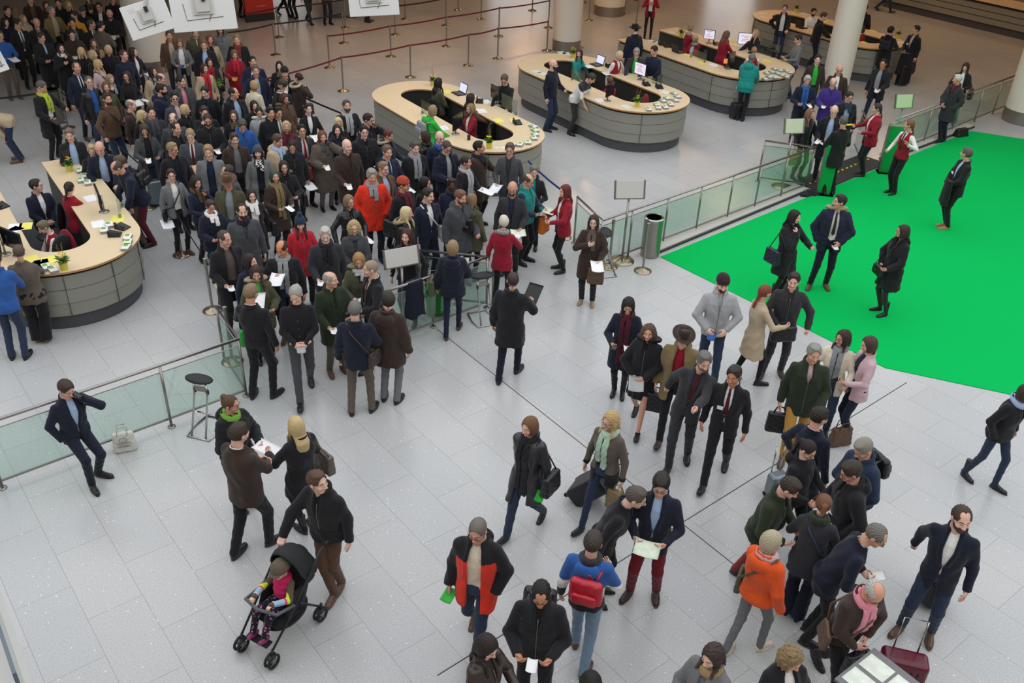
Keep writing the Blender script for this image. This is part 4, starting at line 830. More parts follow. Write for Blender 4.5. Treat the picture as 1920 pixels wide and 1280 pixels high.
def board(px, dist, w, h_, roll_, yaw, label):
    d = nrm(ray(*px)); p = CO + d * dist; root = empty('hanging_screen', p); z = -d; x = nrm(np.cross(V3(0, 0, 1), z)); y = np.cross(z, x); R = np.column_stack([x, y, z]) @ roty(math.radians(yaw)) @ rotz(math.radians(roll_)); M = np.eye(4); M[:3, :3] = R; M[:3, 3] = p; root.matrix_world = Matrix([list(r) for r in M])
    tag(root, label, 'hanging screen', 'white screens seen from behind'); WH = mat('screen_back_white', 'dededb', .4); MB().box((0, 0, 0), (w, h_, .05)).obj('back_shell', WH, root, bevel=.008)
    q = MB(); q.box((0, .05, .045), (w * .32, h_ * .42, .05)); q.box((0, .05, .085), (w * .22, h_ * .30, .05)); q.obj('bracket_box', mat('bracket_grey', 'c4c2bd', .5), root, bevel=.006); MB().box((.03, .16, .12), (.07, .1, .05)).obj('lock', plain('bk'), root)
    q = MB(); q.tube([(-w * .30, h_ * .1, .03), (-w * .27, -h_ * .26, .03), (w * .3, -h_ * .22, .03)], .006, 6); q.tube([(w * .12, h_ * .25, .04), (w * .16, -.02, .04), (w * .07, -h_ * .3, .03)], .005, 6); q.obj('cable', plain('dg'), root, True)
    q = MB(); [q.box((-w * .36 + .012 * i, h_ * .36 - .03 * (i % 3), .026), (.010, .012, .002)) for i in range(12)]; q.obj('type_label', plain('gy'), root); iv = lambda v_: R.T @ v_
    MB().tube([(0, .1, .1), iv(V3(0, .5, 1.0)) + V3(0, 0, .1), iv(V3(0, .5, 7.0)) + V3(0, 0, .1)], .035, 10).obj('hanger', WH, root, True); return root
board((277, 34), 20, .84, .62, 14, 0, 'white hanging screen, leftmost, in front of the left column'); board((380, 14), 20, 1.20, .86, 2, 0, 'white hanging screen in the middle of the left pair'); board((700, -4), 21, 1.05, .72, 3, 0, 'white hanging screen over the empty queue lanes')
board((-4, 115), 20, .24, .38, 14, 0, 'sliver of a bright white screen at the left frame edge')

# ------------------------------------------------------------ counters
CA = math.radians(-54)
def stadium(L0, L1, r, n=28):
    P = [(L1 + r * math.cos(a), r * math.sin(a)) for a in np.linspace(-math.pi / 2, math.pi / 2, n)] + [(L0 + r * math.cos(a), r * math.sin(a)) for a in np.linspace(math.pi / 2, 1.5 * math.pi, n)]
    return P
def ring_mesh(name, out, inn, z0, z1, m, root, closed=True, smooth=False, mats=None):
    n = len(out); V = [(*p, z) for z in (z0, z1) for P in (out, inn) for p in P]; F_ = []; e = n if closed else n - 1
    for i in range(e):
        j = (i + 1) % n; F_ += [(i, j, 2 * n + j, 2 * n + i), (n + j, n + i, 3 * n + i, 3 * n + j), (2 * n + i, 2 * n + j, 3 * n + j, 3 * n + i), (j, i, n + i, n + j)]
    mi = [1, 1, 0, 1] * e if mats else None
    if not closed: F_ += [(0, 2 * n, 3 * n, n), (n - 1, 2 * n - 1, 4 * n - 1, 3 * n - 1)]; mi = mi + [1, 1] if mi else None
    o = mesh_obj(name, V, F_, mats or m, root, mi, True); o.data.set_sharp_from_angle(angle=.5); return o
def counter(c, L, r, ri, label, open_=None, seams=True, ang=CA):
    root = empty('reception_counter', (*c, 0), ang); tag(root, label, 'reception counter', 'curved reception counters')
    if open_ is None: f = lambda rr: stadium(-L, L, rr); closed = True
    else:   # U shape, open at the far end
        def f(rr): return [(-open_[0], -rr)] + [(rr * math.cos(a), rr * math.sin(a)) for a in np.linspace(-math.pi / 2, math.pi / 2, 40)] + [(-open_[1], rr)]
        closed = False
    ring_mesh('worktop', f(r), f(ri), 1.045, 1.08, None, root, closed, mats=[WOODTOP, WOODEDGE]); ring_mesh('shadow_gap', f(r - .10), f(ri + .06), .985, 1.045, SEAM, root, closed)
    for k, (z0, z1, t) in enumerate(((.745, .985, .055), (.50, .735, .045), (.27, .49, .06))): ring_mesh('front_panel', f(r - t), f(ri + .10), z0, z1, PANEL, root, closed, smooth=False)
    ring_mesh('seam_core', f(r - .085), f(ri + .08), .27, .985, SEAM, root, closed); ring_mesh('plinth', f(r - .14), f(ri + .12), .0, .275, PLINTH, root, closed); ring_mesh('inner_panel', f(ri + .08), f(ri + .055), .0, 1.03, SEAM, root, closed)
    P = f(r - .043)
    for i in ([8, 24, 40, 50] if closed else [2, 10, 18, 26, 34]):
        q = MB()
        if i < len(P): p = V3(*P[i], 0); t_ = nrm(V3(*P[(i + 1) % len(P)], 0) - p); q.box((p[0], p[1], .63), (.008, .012, .72), math.atan2(t_[1], t_[0])); q.obj('panel_joint', SEAM, root)
    if open_ is None: mp = f(ri + .05)
    else: mp = f(ri + .05)
    MB().prism(mp, .0, .012).obj('floor_mat', plain('dg', .9), root); return root
counter((-7.67, 13.87), 0, 1.27, .47, 'curved reception counter at the left edge, with grey panels and birch top', open_=(3.3, 3.8))
counter((-1.60, 21.37), 1.6, 1.20, .49, 'oval reception counter in the middle, right behind the queueing crowd')
counter((2.05, 24.62), 1.55, 1.31, .58, 'oval reception counter where the man in the navy sweater stands')
counter((6.32, 26.75), 0, 1.42, .62, 'long curved reception counter where the man in the teal jacket leans', open_=(3.95, 4.3))
counter((10.03, 31.86), 1.65, 1.18, .52, 'far oval reception counter partly behind the white column')
a, b_ = at(1655, 12), at(1955, 84); d = nrm(b_ - a); L = np.linalg.norm(b_ - a); c = (a + b_) / 2; n_ = V3(-d[1], d[0], 0); n_ = n_ if n_[1] > 0 else -n_
root = empty('reception_counter', c + n_ * .5, math.atan2(d[1], d[0])); tag(root, 'long straight grey counter in the top right corner', 'reception counter', 'curved reception counters'); sg = 1
MB().box((0, 0, 1.06), (L + .2, 1.25, .04)).obj('worktop', WOODTOP, root); MB().box((0, 0, .99), (L, 1.0, .1)).obj('shadow_gap', SEAM, root)
for z in (.84, .61, .38): MB().box((0, 0, z), (L + .1, 1.12, .20)).obj('front_panel', PANEL, root)
MB().box((0, 0, .6), (L, 1.06, .76)).obj('seam_core', SEAM, root); MB().box((0, 0, .14), (L, 1.0, .28)).obj('plinth', PLINTH, root)
# ------------------------------------------------------------ everyone in the hall: where the crown of the head is, how they stand and what they wear
_SK = ['dcae9a', 'd4a48f', 'e0b6a2', 'd09f88', 'cc9680']
def crowd(text, group):
    for ln in text.strip().splitlines():
        ln = ln.strip()
        if not ln or ln[0] == '#': continue
        f = [t.strip() for t in ln.split('|')]; a = f[0].split(); c = f[1].split(); d = f[2].split(); l = f[3].split(); b = f[4].split(); ex = f[5] if len(f) > 5 else ''; label = f[6]; items = f[7].split() if len(f) > 7 else []
        kw = {}
        for t in b[2:]:
            k, v = t.split('=')
            if k == 'hem': ex += ' ' + t
            else: kw[k] = float(v)
        i = len(PEOPLE); skin = _SK[i % 5]
        if len(c) > 2: skin = c[2]
        P = person(float(a[0]), float(a[1]), float(a[2]) / 100, float(a[3]), float(a[4]) if len(a) > 4 else None, float(a[5]) if len(a) > 5 else 10, c[0], skin, c[1], d[0], d[1] if len(d) > 1 else None, d[2] if len(d) > 2 else None,
                   l[0], l[1] if len(l) > 1 else 'shoe:bk', b[0], b[1] if len(b) > 1 else 's', ex=ex, label=label, group=group, **kw)
        for t in items:
            if t[0] in HELD:
                hnd = {'2': 0, '0': 0, '1': 1}[t[1]]; hold(P, t[0], hnd, 'the ' + label, color=t[3:] or None if len(t) > 2 else None, both=t[1] == '2', tilt=40 if t[0] in 'AMKF' else 30, yaw={'0': -12, '1': 14, '2': 0}[t[1]])
            else:
                k, cc = t.split(':')[:2]; cw = (t.split(':') + ['', ''])[2]
                if k == 'back': worn_bag(P, 'back', cc, '%s backpack worn by the %s' % (cw or 'dark', label))
                elif k in ('shl', 'shr'): worn_bag(P, 'shoulder', cc, '%s shoulder bag of the %s' % (cw or 'dark', label), side=1 if k == 'shr' else -1)
                elif k in ('crl', 'crr'): worn_bag(P, 'cross', cc, '%s messenger bag of the %s' % (cw or 'dark', label), side=1 if k == 'crr' else -1, w=.28, h_=.24, d=.08)
                elif k in ('hal', 'har'): worn_bag(P, 'hand', cc, '%s bag in the hand of the %s' % (cw or 'dark', label), side=1 if k == 'har' else -1, w=.30, h_=.30)
# x y cm body face pitch | sex hair skin | top under tie | legs shoe | arms stance k=v | extras | label | things held
crowd('''
55 -8 178 10 20 20 | m short:2a2220 | ojack:db tp | tr:bk | pp s | | man in brown jacket reading at the top frame edge | B2
27 14 168 170 | f longstraight:7a5c3c | coat:kh | tr:bk | dd s | | woman with long light brown hair seen from behind, beige coat
42 28 166 30 40 | f wavy:a8875a | coat:be | tr:bk | dd s | | fair-haired woman in beige behind the dark-suited man
32 36 184 20 60 25 | m short:2a2220 | suit:bk wh dg | tr:bk | dq s | gl | tall dark-suited man with glasses and grey tie looking down
67 35 180 15 10 30 | m bald:2a | ojack:bk gr | tr:bk | dq s | | bald man in black jacket and grey shirt
94 12 182 20 45 5 | m short:8a8478 | ojack:kh be | tr:bk | dp s | | grey-haired man in tan jacket and pale shirt | F1:bk
77 62 176 25 35 30 | m short:4a3a2a | coat:bk sb | tr:bk | pp s | | man in black coat holding a blue folder | F1:bl
127 2 170 5 15 | f wavy:b0904e | coat:bk | tr:bk | dd s | | woman with long blonde hair in black, by the ceiling light strip
136 22 176 -20 -30 30 | m short:3a2a20 | swea:mu | tr:bk | dd s | | man in the mustard yellow sweater
134 34 176 10 -5 25 | m short:2a2220 | ojack:bk gr | tr:bk | bd s | | moustached man in black jacket in front of the yellow sweater
133 56 174 10 5 35 | m short:2a2220 | coat:db | tr:bk | pp s | | man in dark brown coat looking down at his hands | B0
153 13 172 10 -10 20 | m short:3a2a20 | jack:bk | tr:bk | dd s | hat=cap/dg | man in a grey cap beside the blonde woman
164 -10 172 0 -20 | f bob:5a4636 | coat:bk | tr:bk | gd s | sc=ol/1.2 | woman in a big olive scarf at the top edge
184 5 178 -10 -10 10 | m short:2a2220 | suit:bk wh | tr:bk | dd s | gl | man with glasses, open white collar and black suit
204 19 180 -5 0 35 | m bald:3a2a20 | jack:bk | tr:bk | pp s | beard | bald bearded man reading a sheet by the column | A2
209 -9 176 0 0 20 | m short:2a2220 | coat:dn | tr:bk | dd s | gl | man in dark blue beside the column at the top edge
169 37 178 20 70 5 | m short:4a3a2a | suit:bk wh bk | tr:bk | dd s | | man in black suit and bow tie looking sideways
187 40 176 150 120 | m short:2a2220 | jack:tp | tr:bk | pd s | | dark-haired man in taupe jacket with his back turned
174 73 168 15 5 | f longstraight:5a4030 | ocoat:tn bk | tr:bk | dd s | | young woman with long brown hair in tan
201 85 168 10 -15 15 | f bob:cbb27c | coat:bk | tr:bk | dd s | | smiling blonde woman with short bob in black coat
112 82 168 15 20 5 | f wavy:2a201c | coat:bk | tr:bk | gm s | sc=wh/1.45 | dark-haired woman with white scarf, hand on chin | shl:og:orange
151 89 166 5 10 15 | f wavy:cbb06c | coat:bk | tr:bk | dd s | | smiling blonde woman with wavy hair in black
173 94 166 60 70 | f bob:b89a64 | ocoat:bk wh | tr:bk | dd s | | fair woman in profile, white top under black
182 111 168 50 60 0 | f longstraight:c8a860 | shrt:lp | tr:bk | dd s | | woman with long blonde hair and pale pink shirt | crl:bk
141 117 184 25 15 -5 | m reced:5a4a3a | suit:nv wh nv | tr:nv shoe:br | dd s | | balding man in navy suit and patterned tie at the crowd edge
165 143 182 30 5 5 | m crop:6a5a4a | ojack:bk bl | tr:jn | dd s | gl lth | man with glasses, black leather jacket and blue shirt
229 94 180 20 40 -5 | m short:4a3428 | swea:nv | tr:bk | dd s | | broad man in dark blue sweater beside the column
248 89 170 30 60 5 | f longstraight:38261e | suit:bk wh | tr:bk | pp s | | dark long-haired woman in black blazer with papers by column | A1
236 134 170 30 -20 10 | f wavy:3a2620 | swea:bk | tr:bk | pp s | gl | woman with glasses and black sweater holding a tablet | A0 B1
284 126 168 20 45 -5 | f longstraight:281c18 | coat:be | sl:jn | dd s | sc=gy/1.4 | dark-haired woman in beige coat and grey scarf
300 138 178 35 60 5 | m ring:4a4038 | jack:dg | tr:bk | md s | gl | balding man with glasses, hand at his mouth
300 158 180 60 80 | m short:241c18 | puff:nv | tr:bk | dd s | beard | bearded man in shiny navy padded jacket
206 140 166 20 30 25 | f bob:9a8058 | coat:bk | tr:bk | md s | sc=gy/1.3 | fair woman holding a hand to her mouth
197 154 166 15 10 5 | f bob:6a4c34 | jack:ol | tr:bk | dd s | | smiling woman in olive jacket with brown leather bag | shl:br:brown
199 175 184 40 20 5 | m short:3a2a20 | swea:br | tr:jn | jd s | beard | man in brown pullover with a dark shoulder strap | crl:bk
244 187 176 60 70 | m ring:7a7468 | suit:db sb gr | tr:bk | dd s | | grey balding man in brown jacket facing the column
281 200 182 20 15 5 | m short:241c18 | ocoat:ch bl | tr:bk | dd s | sc=dg/.95 wide | man in charcoal coat with blue shirt
265 207 165 40 60 | f wavy:c8ac6c | coat:bk | tr:bk | dd s | | blonde woman mostly hidden behind the charcoal coat man
79 153 180 40 60 40 | m short:5a5650 | ocoat:bk wh | tr:bk | qe t | sc=a8b43a/1.1 | man in black coat with bright yellow scarf touching the belt post | F0:ch
-2 58 178 10 20 20 | m short:5a4a3a | shrt:bl | tr:tp shoe:br | pp s | | man in blue shirt cut off by the left edge | A1
85 3 170 10 10 | f wavy:4a2a20 | coat:db | tr:bk | dd s | | auburn-haired woman in dark brown at the back
12 12 174 20 30 | m short:2a2220 | coat:bk | tr:bk | dd s | | man in black coat at the left edge of the back rows
8 34 170 10 40 | f bob:2a2220 | coat:dn | tr:bk | dd s | | woman with dark bob at the left edge, second row
108 -2 176 0 -10 | m short:2a2220 | coat:bk | tr:bk | dd s | | man in black behind the blonde, top frame edge
''', 'queueing visitors, back left')
crowd('''
316 58 182 5 5 10 | m short:5a4636 | ojack:br be | tr:ch | dd s | | man in brown jacket directly right of the column
336 73 170 -5 5 35 | f bob:8a5a34 | blaz:gr wh | sl:bk | pp s | | woman in grey blazer reading a tablet | K2:bl
365 53 182 10 10 20 | m short:6a5a4a | park:ol wh | tr:bk | dd s | | man in olive jacket under the hanging screen
381 75 182 -5 0 30 | m short:7a5238 | opark:bk sb | tr:bk | dq s | | man in black parka with light blue shirt | K1:bk
392 66 172 10 20 5 | f wavy:8a3c20 | ocoat:be bk | tr:bk | dd s | | red-haired woman in beige coat at the back
412 48 172 0 -5 20 | f wavy:3a2a20 | puff:gr | tr:bk boot:bk | dd s | hem=.5 | woman in long grey padded coat under the screen
443 65 180 -5 -5 20 | m short:9a744a | ocoat:bk sb | tr:bk | qd s | sc=br2/1.2 | fair man in black coat with checked red scarf | A0
439 94 172 5 10 30 | f bob:7a4c30 | coat:rd | tr:rd | pd s | sc=sc/1.15 | woman in crimson coat holding yellow leaflet | K0:mu
472 106 180 -10 20 0 | m short:181414 cf9f7e | opuff:nv wh | tr:bk | qd s | | young man in navy padded jacket looking aside | F0:bk
478 123 182 0 10 5 | m short:5a5650 | ocoat:nv sb | tr:nv | dd s | | grey-haired man in long navy coat, blue shirt
391 109 168 10 20 5 | f bob:38201c | ocoat:bk bk | tr:bk | dd s | sc=rd/.9 | dark-haired woman in black holding the green plant
382 120 166 20 30 10 | f bob:4a2a22 | ocoat:be bk | tr:bk | dd s | sc=sc/.65 | woman in pale trench coat with long red scarf
337 143 180 20 50 5 | m short:1c1816 | opuff:dg pk | tr:bk | dd s | | man in grey padded jacket with pink shirt
383 163 178 -10 -25 25 | m short:2a221e | coat:bk | tr:bk | dd s | sc=dn/1.3 | man in black coat and dark blue scarf
436 164 182 25 60 0 | m reced:2a221e | opark:bk sb | tr:bk | dd s | | balding man in black parka and blue shirt looking away
475 151 168 150 -130 | f longstraight:b89458 | card:cr cr | tr:bk | dd s | | long blonde-haired woman in cream cardigan seen from behind
326 173 180 25 5 10 | m short:241c18 | suit:dg lp | tr:dg | dd s | sun | man in grey suit wearing sunglasses
346 196 166 30 70 10 | f bob:c8aa68 | jack:bk | tr:bk | dd s | | woman with blonde bob and black jacket in profile
382 200 176 0 10 25 | m short:3a2a20 | coat:bk | tr:bk | md s | | man in black with both hands at his face
476 189 164 5 15 15 | f longstraight:2a1a16 e0b090 | coat:bk | tr:bk | dd s | gl | dark-haired woman with glasses behind the white fur collar
485 202 164 0 5 20 | f lowpony:181414 e0b090 | furp:lg wh | tr:bk | dd s | gl fur=d8d6d0 | woman with white fur collar and glasses
506 201 176 15 25 10 | m short:141212 cf9f7e | coat:bk | tr:bk | dd s | | young black-haired man in black, left of the glasses man
521 201 176 20 25 20 | m short:141212 cf9f7e | suit:bk wh gr | tr:bk | pd s | gl | black-haired man with glasses, dark suit, pale collar
437 207 168 -5 -5 5 | f longstraight:4a3024 | coat:bk | tr:bk | qd s | gl sc=ol/1.3 | smiling woman with glasses and black coat
454 227 176 10 10 45 | m thick:4a4640 | park:bl | tr:bk | pp s lean=12 | | man with curly grey hair and blue jacket bending his head | B0
388 215 180 0 0 30 | m crop:3a2a22 | jack:bk | tr:bk | bp s wide=1.08 | beard gl | bearded man in black jacket with red piping | B1
323 213 178 10 -10 10 | m ring:5a5048 | coat:dg | tr:bk | dd s | gl | bald man with glasses in grey wool coat
329 230 176 35 30 10 | m reced:2a2420 | coat:bk | tr:bk | dd s | | man with receding dark hair in front of the grey coat
355 244 178 -5 -5 40 | m crop:a08058 | suit:dg wh wn | tr:dg | pp s | | fair man in grey suit and dark red tie reading | F1:cm
438 250 178 10 15 15 | m short:3a302a | ocoat:db gr | tr:bk | dd s | | man in dark brown wool coat, grey scarf inside
322 268 178 20 50 15 | m short:9a7c54 | ocoat:bk dn | tr:bk | dd s | gl | fair man with glasses in black coat, navy vest
389 273 180 -5 -5 20 | m swept:a07c50 | ocoat:gr nv | tr:nv | dd s | | blond young man in grey coat over navy sweater
269 235 170 10 0 45 | f longstraight:4a3226 | ocoat:dg bk | sl:jn boot:bk | pp s | | woman in charcoal tweed coat reading her phone | B0 shl:bk
482 275 168 5 0 10 | f longstraight:1c1614 | ocoat:gr bk | tr:bk | dd s | sc=wh/1.3 hound hat=beanie/dg | woman with dark beanie and houndstooth scarf
425 310 180 -60 -75 10 | m reced:3a302a | ocoat:dg nv | tr:bk | dd s | | man in grey and navy turned away from the hat wearer
425 330 178 -10 -15 25 | m short:8a8478 | ojack:ol gy | tr:dg | dd s wide=1.1 | hat=fed/br | man with brown felt hat and olive corduroy jacket
319 317 170 20 5 10 | f short:3a1c18 | ojack:gr wh | sl:bk boot:br | dq s | gl | woman with glasses, grey blazer and white shirt | A0 crr:bk
368 331 168 40 30 30 | f wavy:2a1c1a | swea:nv | tr:bk | pm s | sc=br/1.2 | dark-haired woman with leopard scarf on the phone | T1
523 115 168 -5 -5 10 | f longstraight:16120f | coat:bk | tr:bk | dd s | sc=tp/1.3 | black-haired woman beside the red belt
533 127 178 0 5 15 | m short:2a2220 | suit:bk wh | tr:bk | dd s | hat=beanie/bk | man with black beanie and black coat
528 149 178 140 -110 20 | m short:3a322a | coat:bk | tr:bk | dd s | sc=wh/1.45 | man in black coat with white collar, back turned
559 137 168 120 -130 15 | f lowbun:2e201c | furp:db | sl:bk | md s | fur=b8a27e | woman with pale fur hood at the lane edge | shr:ch
534 176 166 30 40 30 | f curly:5a2a20 | furp:br | tr:bk | pd s | fur=6a5642 | woman with curly auburn hair and fur collar
577 194 172 15 20 5 | f short:2a1a16 | suit:bk wh | sl:bk | pp s | | short-haired woman in black blazer with paper sheet | A2
649 188 182 20 15 -5 | m short:4a4642 | ocoat:bk bk | tr:bk | dp s | sc=lg/1.05 beard | grey-bearded man with black coat and white striped scarf
634 221 166 20 10 20 | f wavy:c8b47c | coat:bk | tr:bk | dd s | | woman with wavy blonde hair behind the dark-haired one
631 234 170 10 10 5 | f longstraight:2a1a18 | puff:nv | tr:bk | cd s | | woman with long dark hair and navy padded jacket
691 214 178 40 60 20 | m swept:241a16 | jack:bk | tr:bk | dh s | sun | man with sunglasses talking on a white phone | T1
682 236 182 20 10 5 | m short:1c1614 | puff:bk | tr:bk | dq s | gl | man with glasses in black padded jacket holding paper | A1
730 244 168 60 70 30 | f short:6a2a1e | furp:nv | tr:bk | dp s | fur=b49a70 | woman with short red hair and fur hood | C1
536 227 168 5 5 0 | f bob:b8a070 | coat:bu | tr:bk | dd s | | woman with blonde bob and burgundy coat
565 234 176 20 10 5 | m short:1a1616 cf9f7e | ocoat:ch wh rd | tr:bk | dd s | gl | man with glasses, dark coat and red tie
604 246 170 20 15 15 | f bob:7a3a20 | cape:tp mu | tr:gr | ph s | sc=dg/1.3 | auburn woman in long taupe coat on the phone | T1 B0 shr:br2:patterned
650 262 184 20 30 10 | m bald:2a | coat:db | tr:bk | qd s wide=1.08 | | tall bald man in dark taupe coat | B0
522 253 178 40 50 35 | m short:4a3e34 | opark:be nv | tr:bk | dd s | sc=sb/1.0 | man with pale parka and blue scarf looking down
547 265 168 10 0 40 | f bun:2a1e1a | puff:bk | tr:bk | dd s | | woman with hair bun and black padded coat looking down | A1
531 302 168 10 10 10 | f longstraight:2e1e1a | furp:bk | tr:bk | dp s | gl fur=6a5640 | woman with long dark hair, glasses and brown fur hood | shl:bk
726 273 182 25 30 15 | m short:6a5238 | suit:nv sb nv | tr:nv | dq s | | brown-haired man in navy suit with blue shirt | A1
719 304 178 35 40 15 | m short:8a6440 | ojack:br sb | tr:bk | dd s | gl | man with glasses in brown jacket behind the red one
697 318 184 10 15 20 | m swept:8e8a80 | park:rr | tr:dn | kk s | sc=gy/1.25 | grey-haired man in the bright red-orange jacket
757 334 182 45 60 10 | m short:3a2a20 | jack:bk | tr:bk | dd s | hat=beanie/a8402c sc=bu/1.05 gl | man with orange-red beanie and crimson scarf | shr:bk
778 266 180 25 25 20 | m short:4e443a | ocoat:bk bk | tr:bk | dd s | sc=gy/1.0 | man in black coat with pale grey scarf
796 246 170 -120 -100 | f wavy:3a241a | jack:bk | tr:bk | dd s | lth | dark-haired woman in shiny black leather jacket | A1
825 247 180 20 25 15 | m bald:3a | jack:nv | tr:bk | dd s | gl sc=bl/1.35 | bald man with glasses and blue scarf
840 267 180 30 30 45 | m crop:4a3a2e | opuff:dn lg | tr:br | pp s | gl | man in long navy padded jacket checking his phone | T2
873 293 172 50 70 5 | f lowbun:2e201a | coat:bk | tr:bk | qp s | sc=lg/.85 | woman with low bun and long pale grey scarf | A1
897 265 180 60 80 0 | m short:161210 c98f74 | coat:db | tr:bk | de s wide=1.06 | sc=bk/1.3 | black-haired man in dark brown coat at the counter
956 269 182 -10 -5 20 | m short:5a4632 | suit:dg ch | tr:dg | qd s | gl | man with glasses in grey suit holding white sheet | A0
1002 311 172 -10 10 30 | f short:6e6a5e | ojack:bk te | tr:bk | pp s | | grey-haired person in teal shirt and black jacket | C0
993 328 178 60 60 30 | m ring:4a3e34 | jack:te | tr:bk | pp s | slv=jn gl | balding man in teal and blue jacket | M1
961 343 182 -5 -5 30 | m bald:3a | suit:ch nv | tr:bk | dq s | gl beard | bald man in charcoal suit at the crowd exit | M1
1059 347 172 -70 -60 15 | f longstraight:6e1e16 | blaz:rd | sl:bk boot:bk | pe s | | woman with long red hair and crimson blazer | T0
945 405 170 170 -170 10 | f short:cfc6b2 | blaz:rd wh | sl:bk | ed s | sc=gy/1.45 | white-haired woman in crimson blazer seen from behind | C0
1114 404 170 -5 -5 10 | f wavy:38261e | coat:db | tr:bk shoe:tn | gq s | gl sc=tp/1.15 | woman in dark brown coat beside the steel bin | A1 hal:br:brown
798 332 168 60 70 15 | f longstraight:141010 | coat:bk | tr:bk | dd s | gl | black-haired woman with red bag behind the beanie man | shl:sc:red
847 335 166 10 10 15 | f short:1c1412 5a3a2c | coat:nv | tr:bk | dd s | sc=dn/1.4 | young woman in navy coat and navy scarf
803 354 180 30 50 15 | m short:2a1e18 | suit:nv wh | tr:nv | dd s | | young man in blue suit and white shirt | crl:wh:white
865 358 182 30 50 25 | m short:7a4c2c | park:dg | tr:bk | dq s | beard | ginger-bearded man in dark grey jacket
885 363 168 150 140 | f longstraight:8a6a44 | park:ol | sl:bk boot:bk | dd s | | woman in olive parka with back to us | back:bk:black
654 366 170 20 30 10 | f bob:8a6a44 | jack:bk | tr:dn | jq s | gl lth | woman with glasses in black leather jacket | B1
762 388 170 60 70 5 | f longstraight:d8bc82 | furp:bk | tr:dn | dd s | fur=9a8458 lth | blonde woman with fur-trimmed black leather coat | shr:bk
663 414 170 0 5 10 | f curly:b89a60 | coat:dg | tr:bk | bb s | gl sc=dg/1.45 | curly blonde woman with glasses in grey wool | K2:te
762 430 174 -20 -20 5 | f longstraight:4e1616 | swea:bk | sl:jn | dj s | | red-haired woman in black top behind the sign
609 428 180 5 0 25 | m short:b8b0a2 | coat:ch | tr:bk | qd s | sc=bk/1.2 | white-haired man in charcoal coat holding a ticket | C0
849 451 170 175 170 5 | f bob:9a7a4c | puff:dn | sl:nv shoe:br | pd f | | woman with blonde bob in navy padded jacket | M0 shl:ol:grey
672 477 170 5 0 30 | f bob:a8793e | furp:ol | tr:bk | pd s | sc=lg/1.35 fur=7a684c | light-haired woman in olive parka and pale scarf | B0
694 490 182 -65 -75 10 | m crop:9a8068 | suit:bk wh wn | tr:bk | de g | | steward in black suit with pinkish bald head | T1
617 511 174 20 60 0 | m ring:9a948a | long:dk | tr:tp shoe:br | qp s | hem=.62 | old bald man in dark green coat | C0
665 566 180 170 170 20 | m short:6a6862 | jack:dn | tr:tp | pd t | hem=.78 | grey-haired man in navy coat with tan strap | crr:db:brown
727 549 180 160 -165 10 | m thick:2e241e | park:db | tr:gr | dd s | hem=.66 | man with curly dark hair in taupe hooded parka
470 534 184 150 140 20 | m short:8a6c4a | suit:bk wh | tr:bk | de t hem=1 | | blond steward in long black suit jacket, back turned | A1
552 540 184 0 -15 35 | m pony:a09a8e | shrt:bk | tr:dg | bb w | | man with grey ponytail in black shirt walking | K2:lg
479 501 166 10 0 30 | f longstraight:3a2018 | furp:ol gn | tr:bk | dp s | fur=a8885e | dark-haired woman in olive parka with fur hood | har:gn:green
468 477 166 20 50 10 | f longstraight:2a1a14 e0b090 | coat:nv | tr:bk | dd s | | long-haired young woman behind the olive parka
420 434 182 20 40 15 | m reced:4a3e36 | ocoat:bk tp | tr:bk | qd s wide=1.06 | | man in black coat over taupe sweater | C0
525 455 178 -5 -30 35 | m ring:3a2a22 c88a66 | ocoat:bk dn | tr:jn boot:br | Pd s wide=1.06 | sc=gy/.95 | bald tanned man in black coat reading white paper | A0
562 408 166 10 5 25 | f longstraight:3a2a20 | park:sc | tr:bk | dq s | hat=pom/jn | girl in red jacket with blue bobble hat | A1
452 383 182 10 10 5 | m reced:2a221e | coat:dg | tr:bk | dd s wide=1.05 | sc=bk/1.45 beard | bearded man in grey double-breasted coat
470 355 166 15 15 10 | f bob:2a1a16 | ocoat:bk wh | tr:bk | dd s | gl sc=wh/1.3 | smiling woman with dark bob and white scarf | shl:bk
514 319 170 30 15 10 | f bob:33493a | coat:db | sl:bk | pp s | sc=kh/.8 | woman with green-tinted hair and long yellow-green scarf | B2
394 376 164 20 20 30 | f short:3a2a22 | puff:dn | tr:dn sneak:cr | pp s | gl sc=wh/1.3 | woman with glasses, navy padded jacket, white scarf | K1:wh shl:ch
128 242 178 0 -10 20 | m short:6a5e52 | ojack:bk sb | tr:dg | bb s lean=5 | | man in black and grey jacket beside the flower pot
184 269 180 -5 -10 40 | m bald:5a | ocoat:dn sb | tr:bk | qo s lean=10 | | bald man in dark navy jacket reading at the counter | A0:wh
170 272 165 0 0 30 | f short:b09860 | coat:bk | tr:bk | dd s | | fair-haired person hidden between two men at the counter
219 293 178 -120 -100 30 | m short:5a4432 | jack:bk | tr:tp | dd s lean=15 | | man in black jacket with backpack leaning over | back:bk:black
211 306 180 -75 -70 40 | m ring:4a3e36 | jack:nv | tr:bu | ot s lean=25 | | balding man in navy jacket leaning on the counter
''', 'queueing visitors, front')
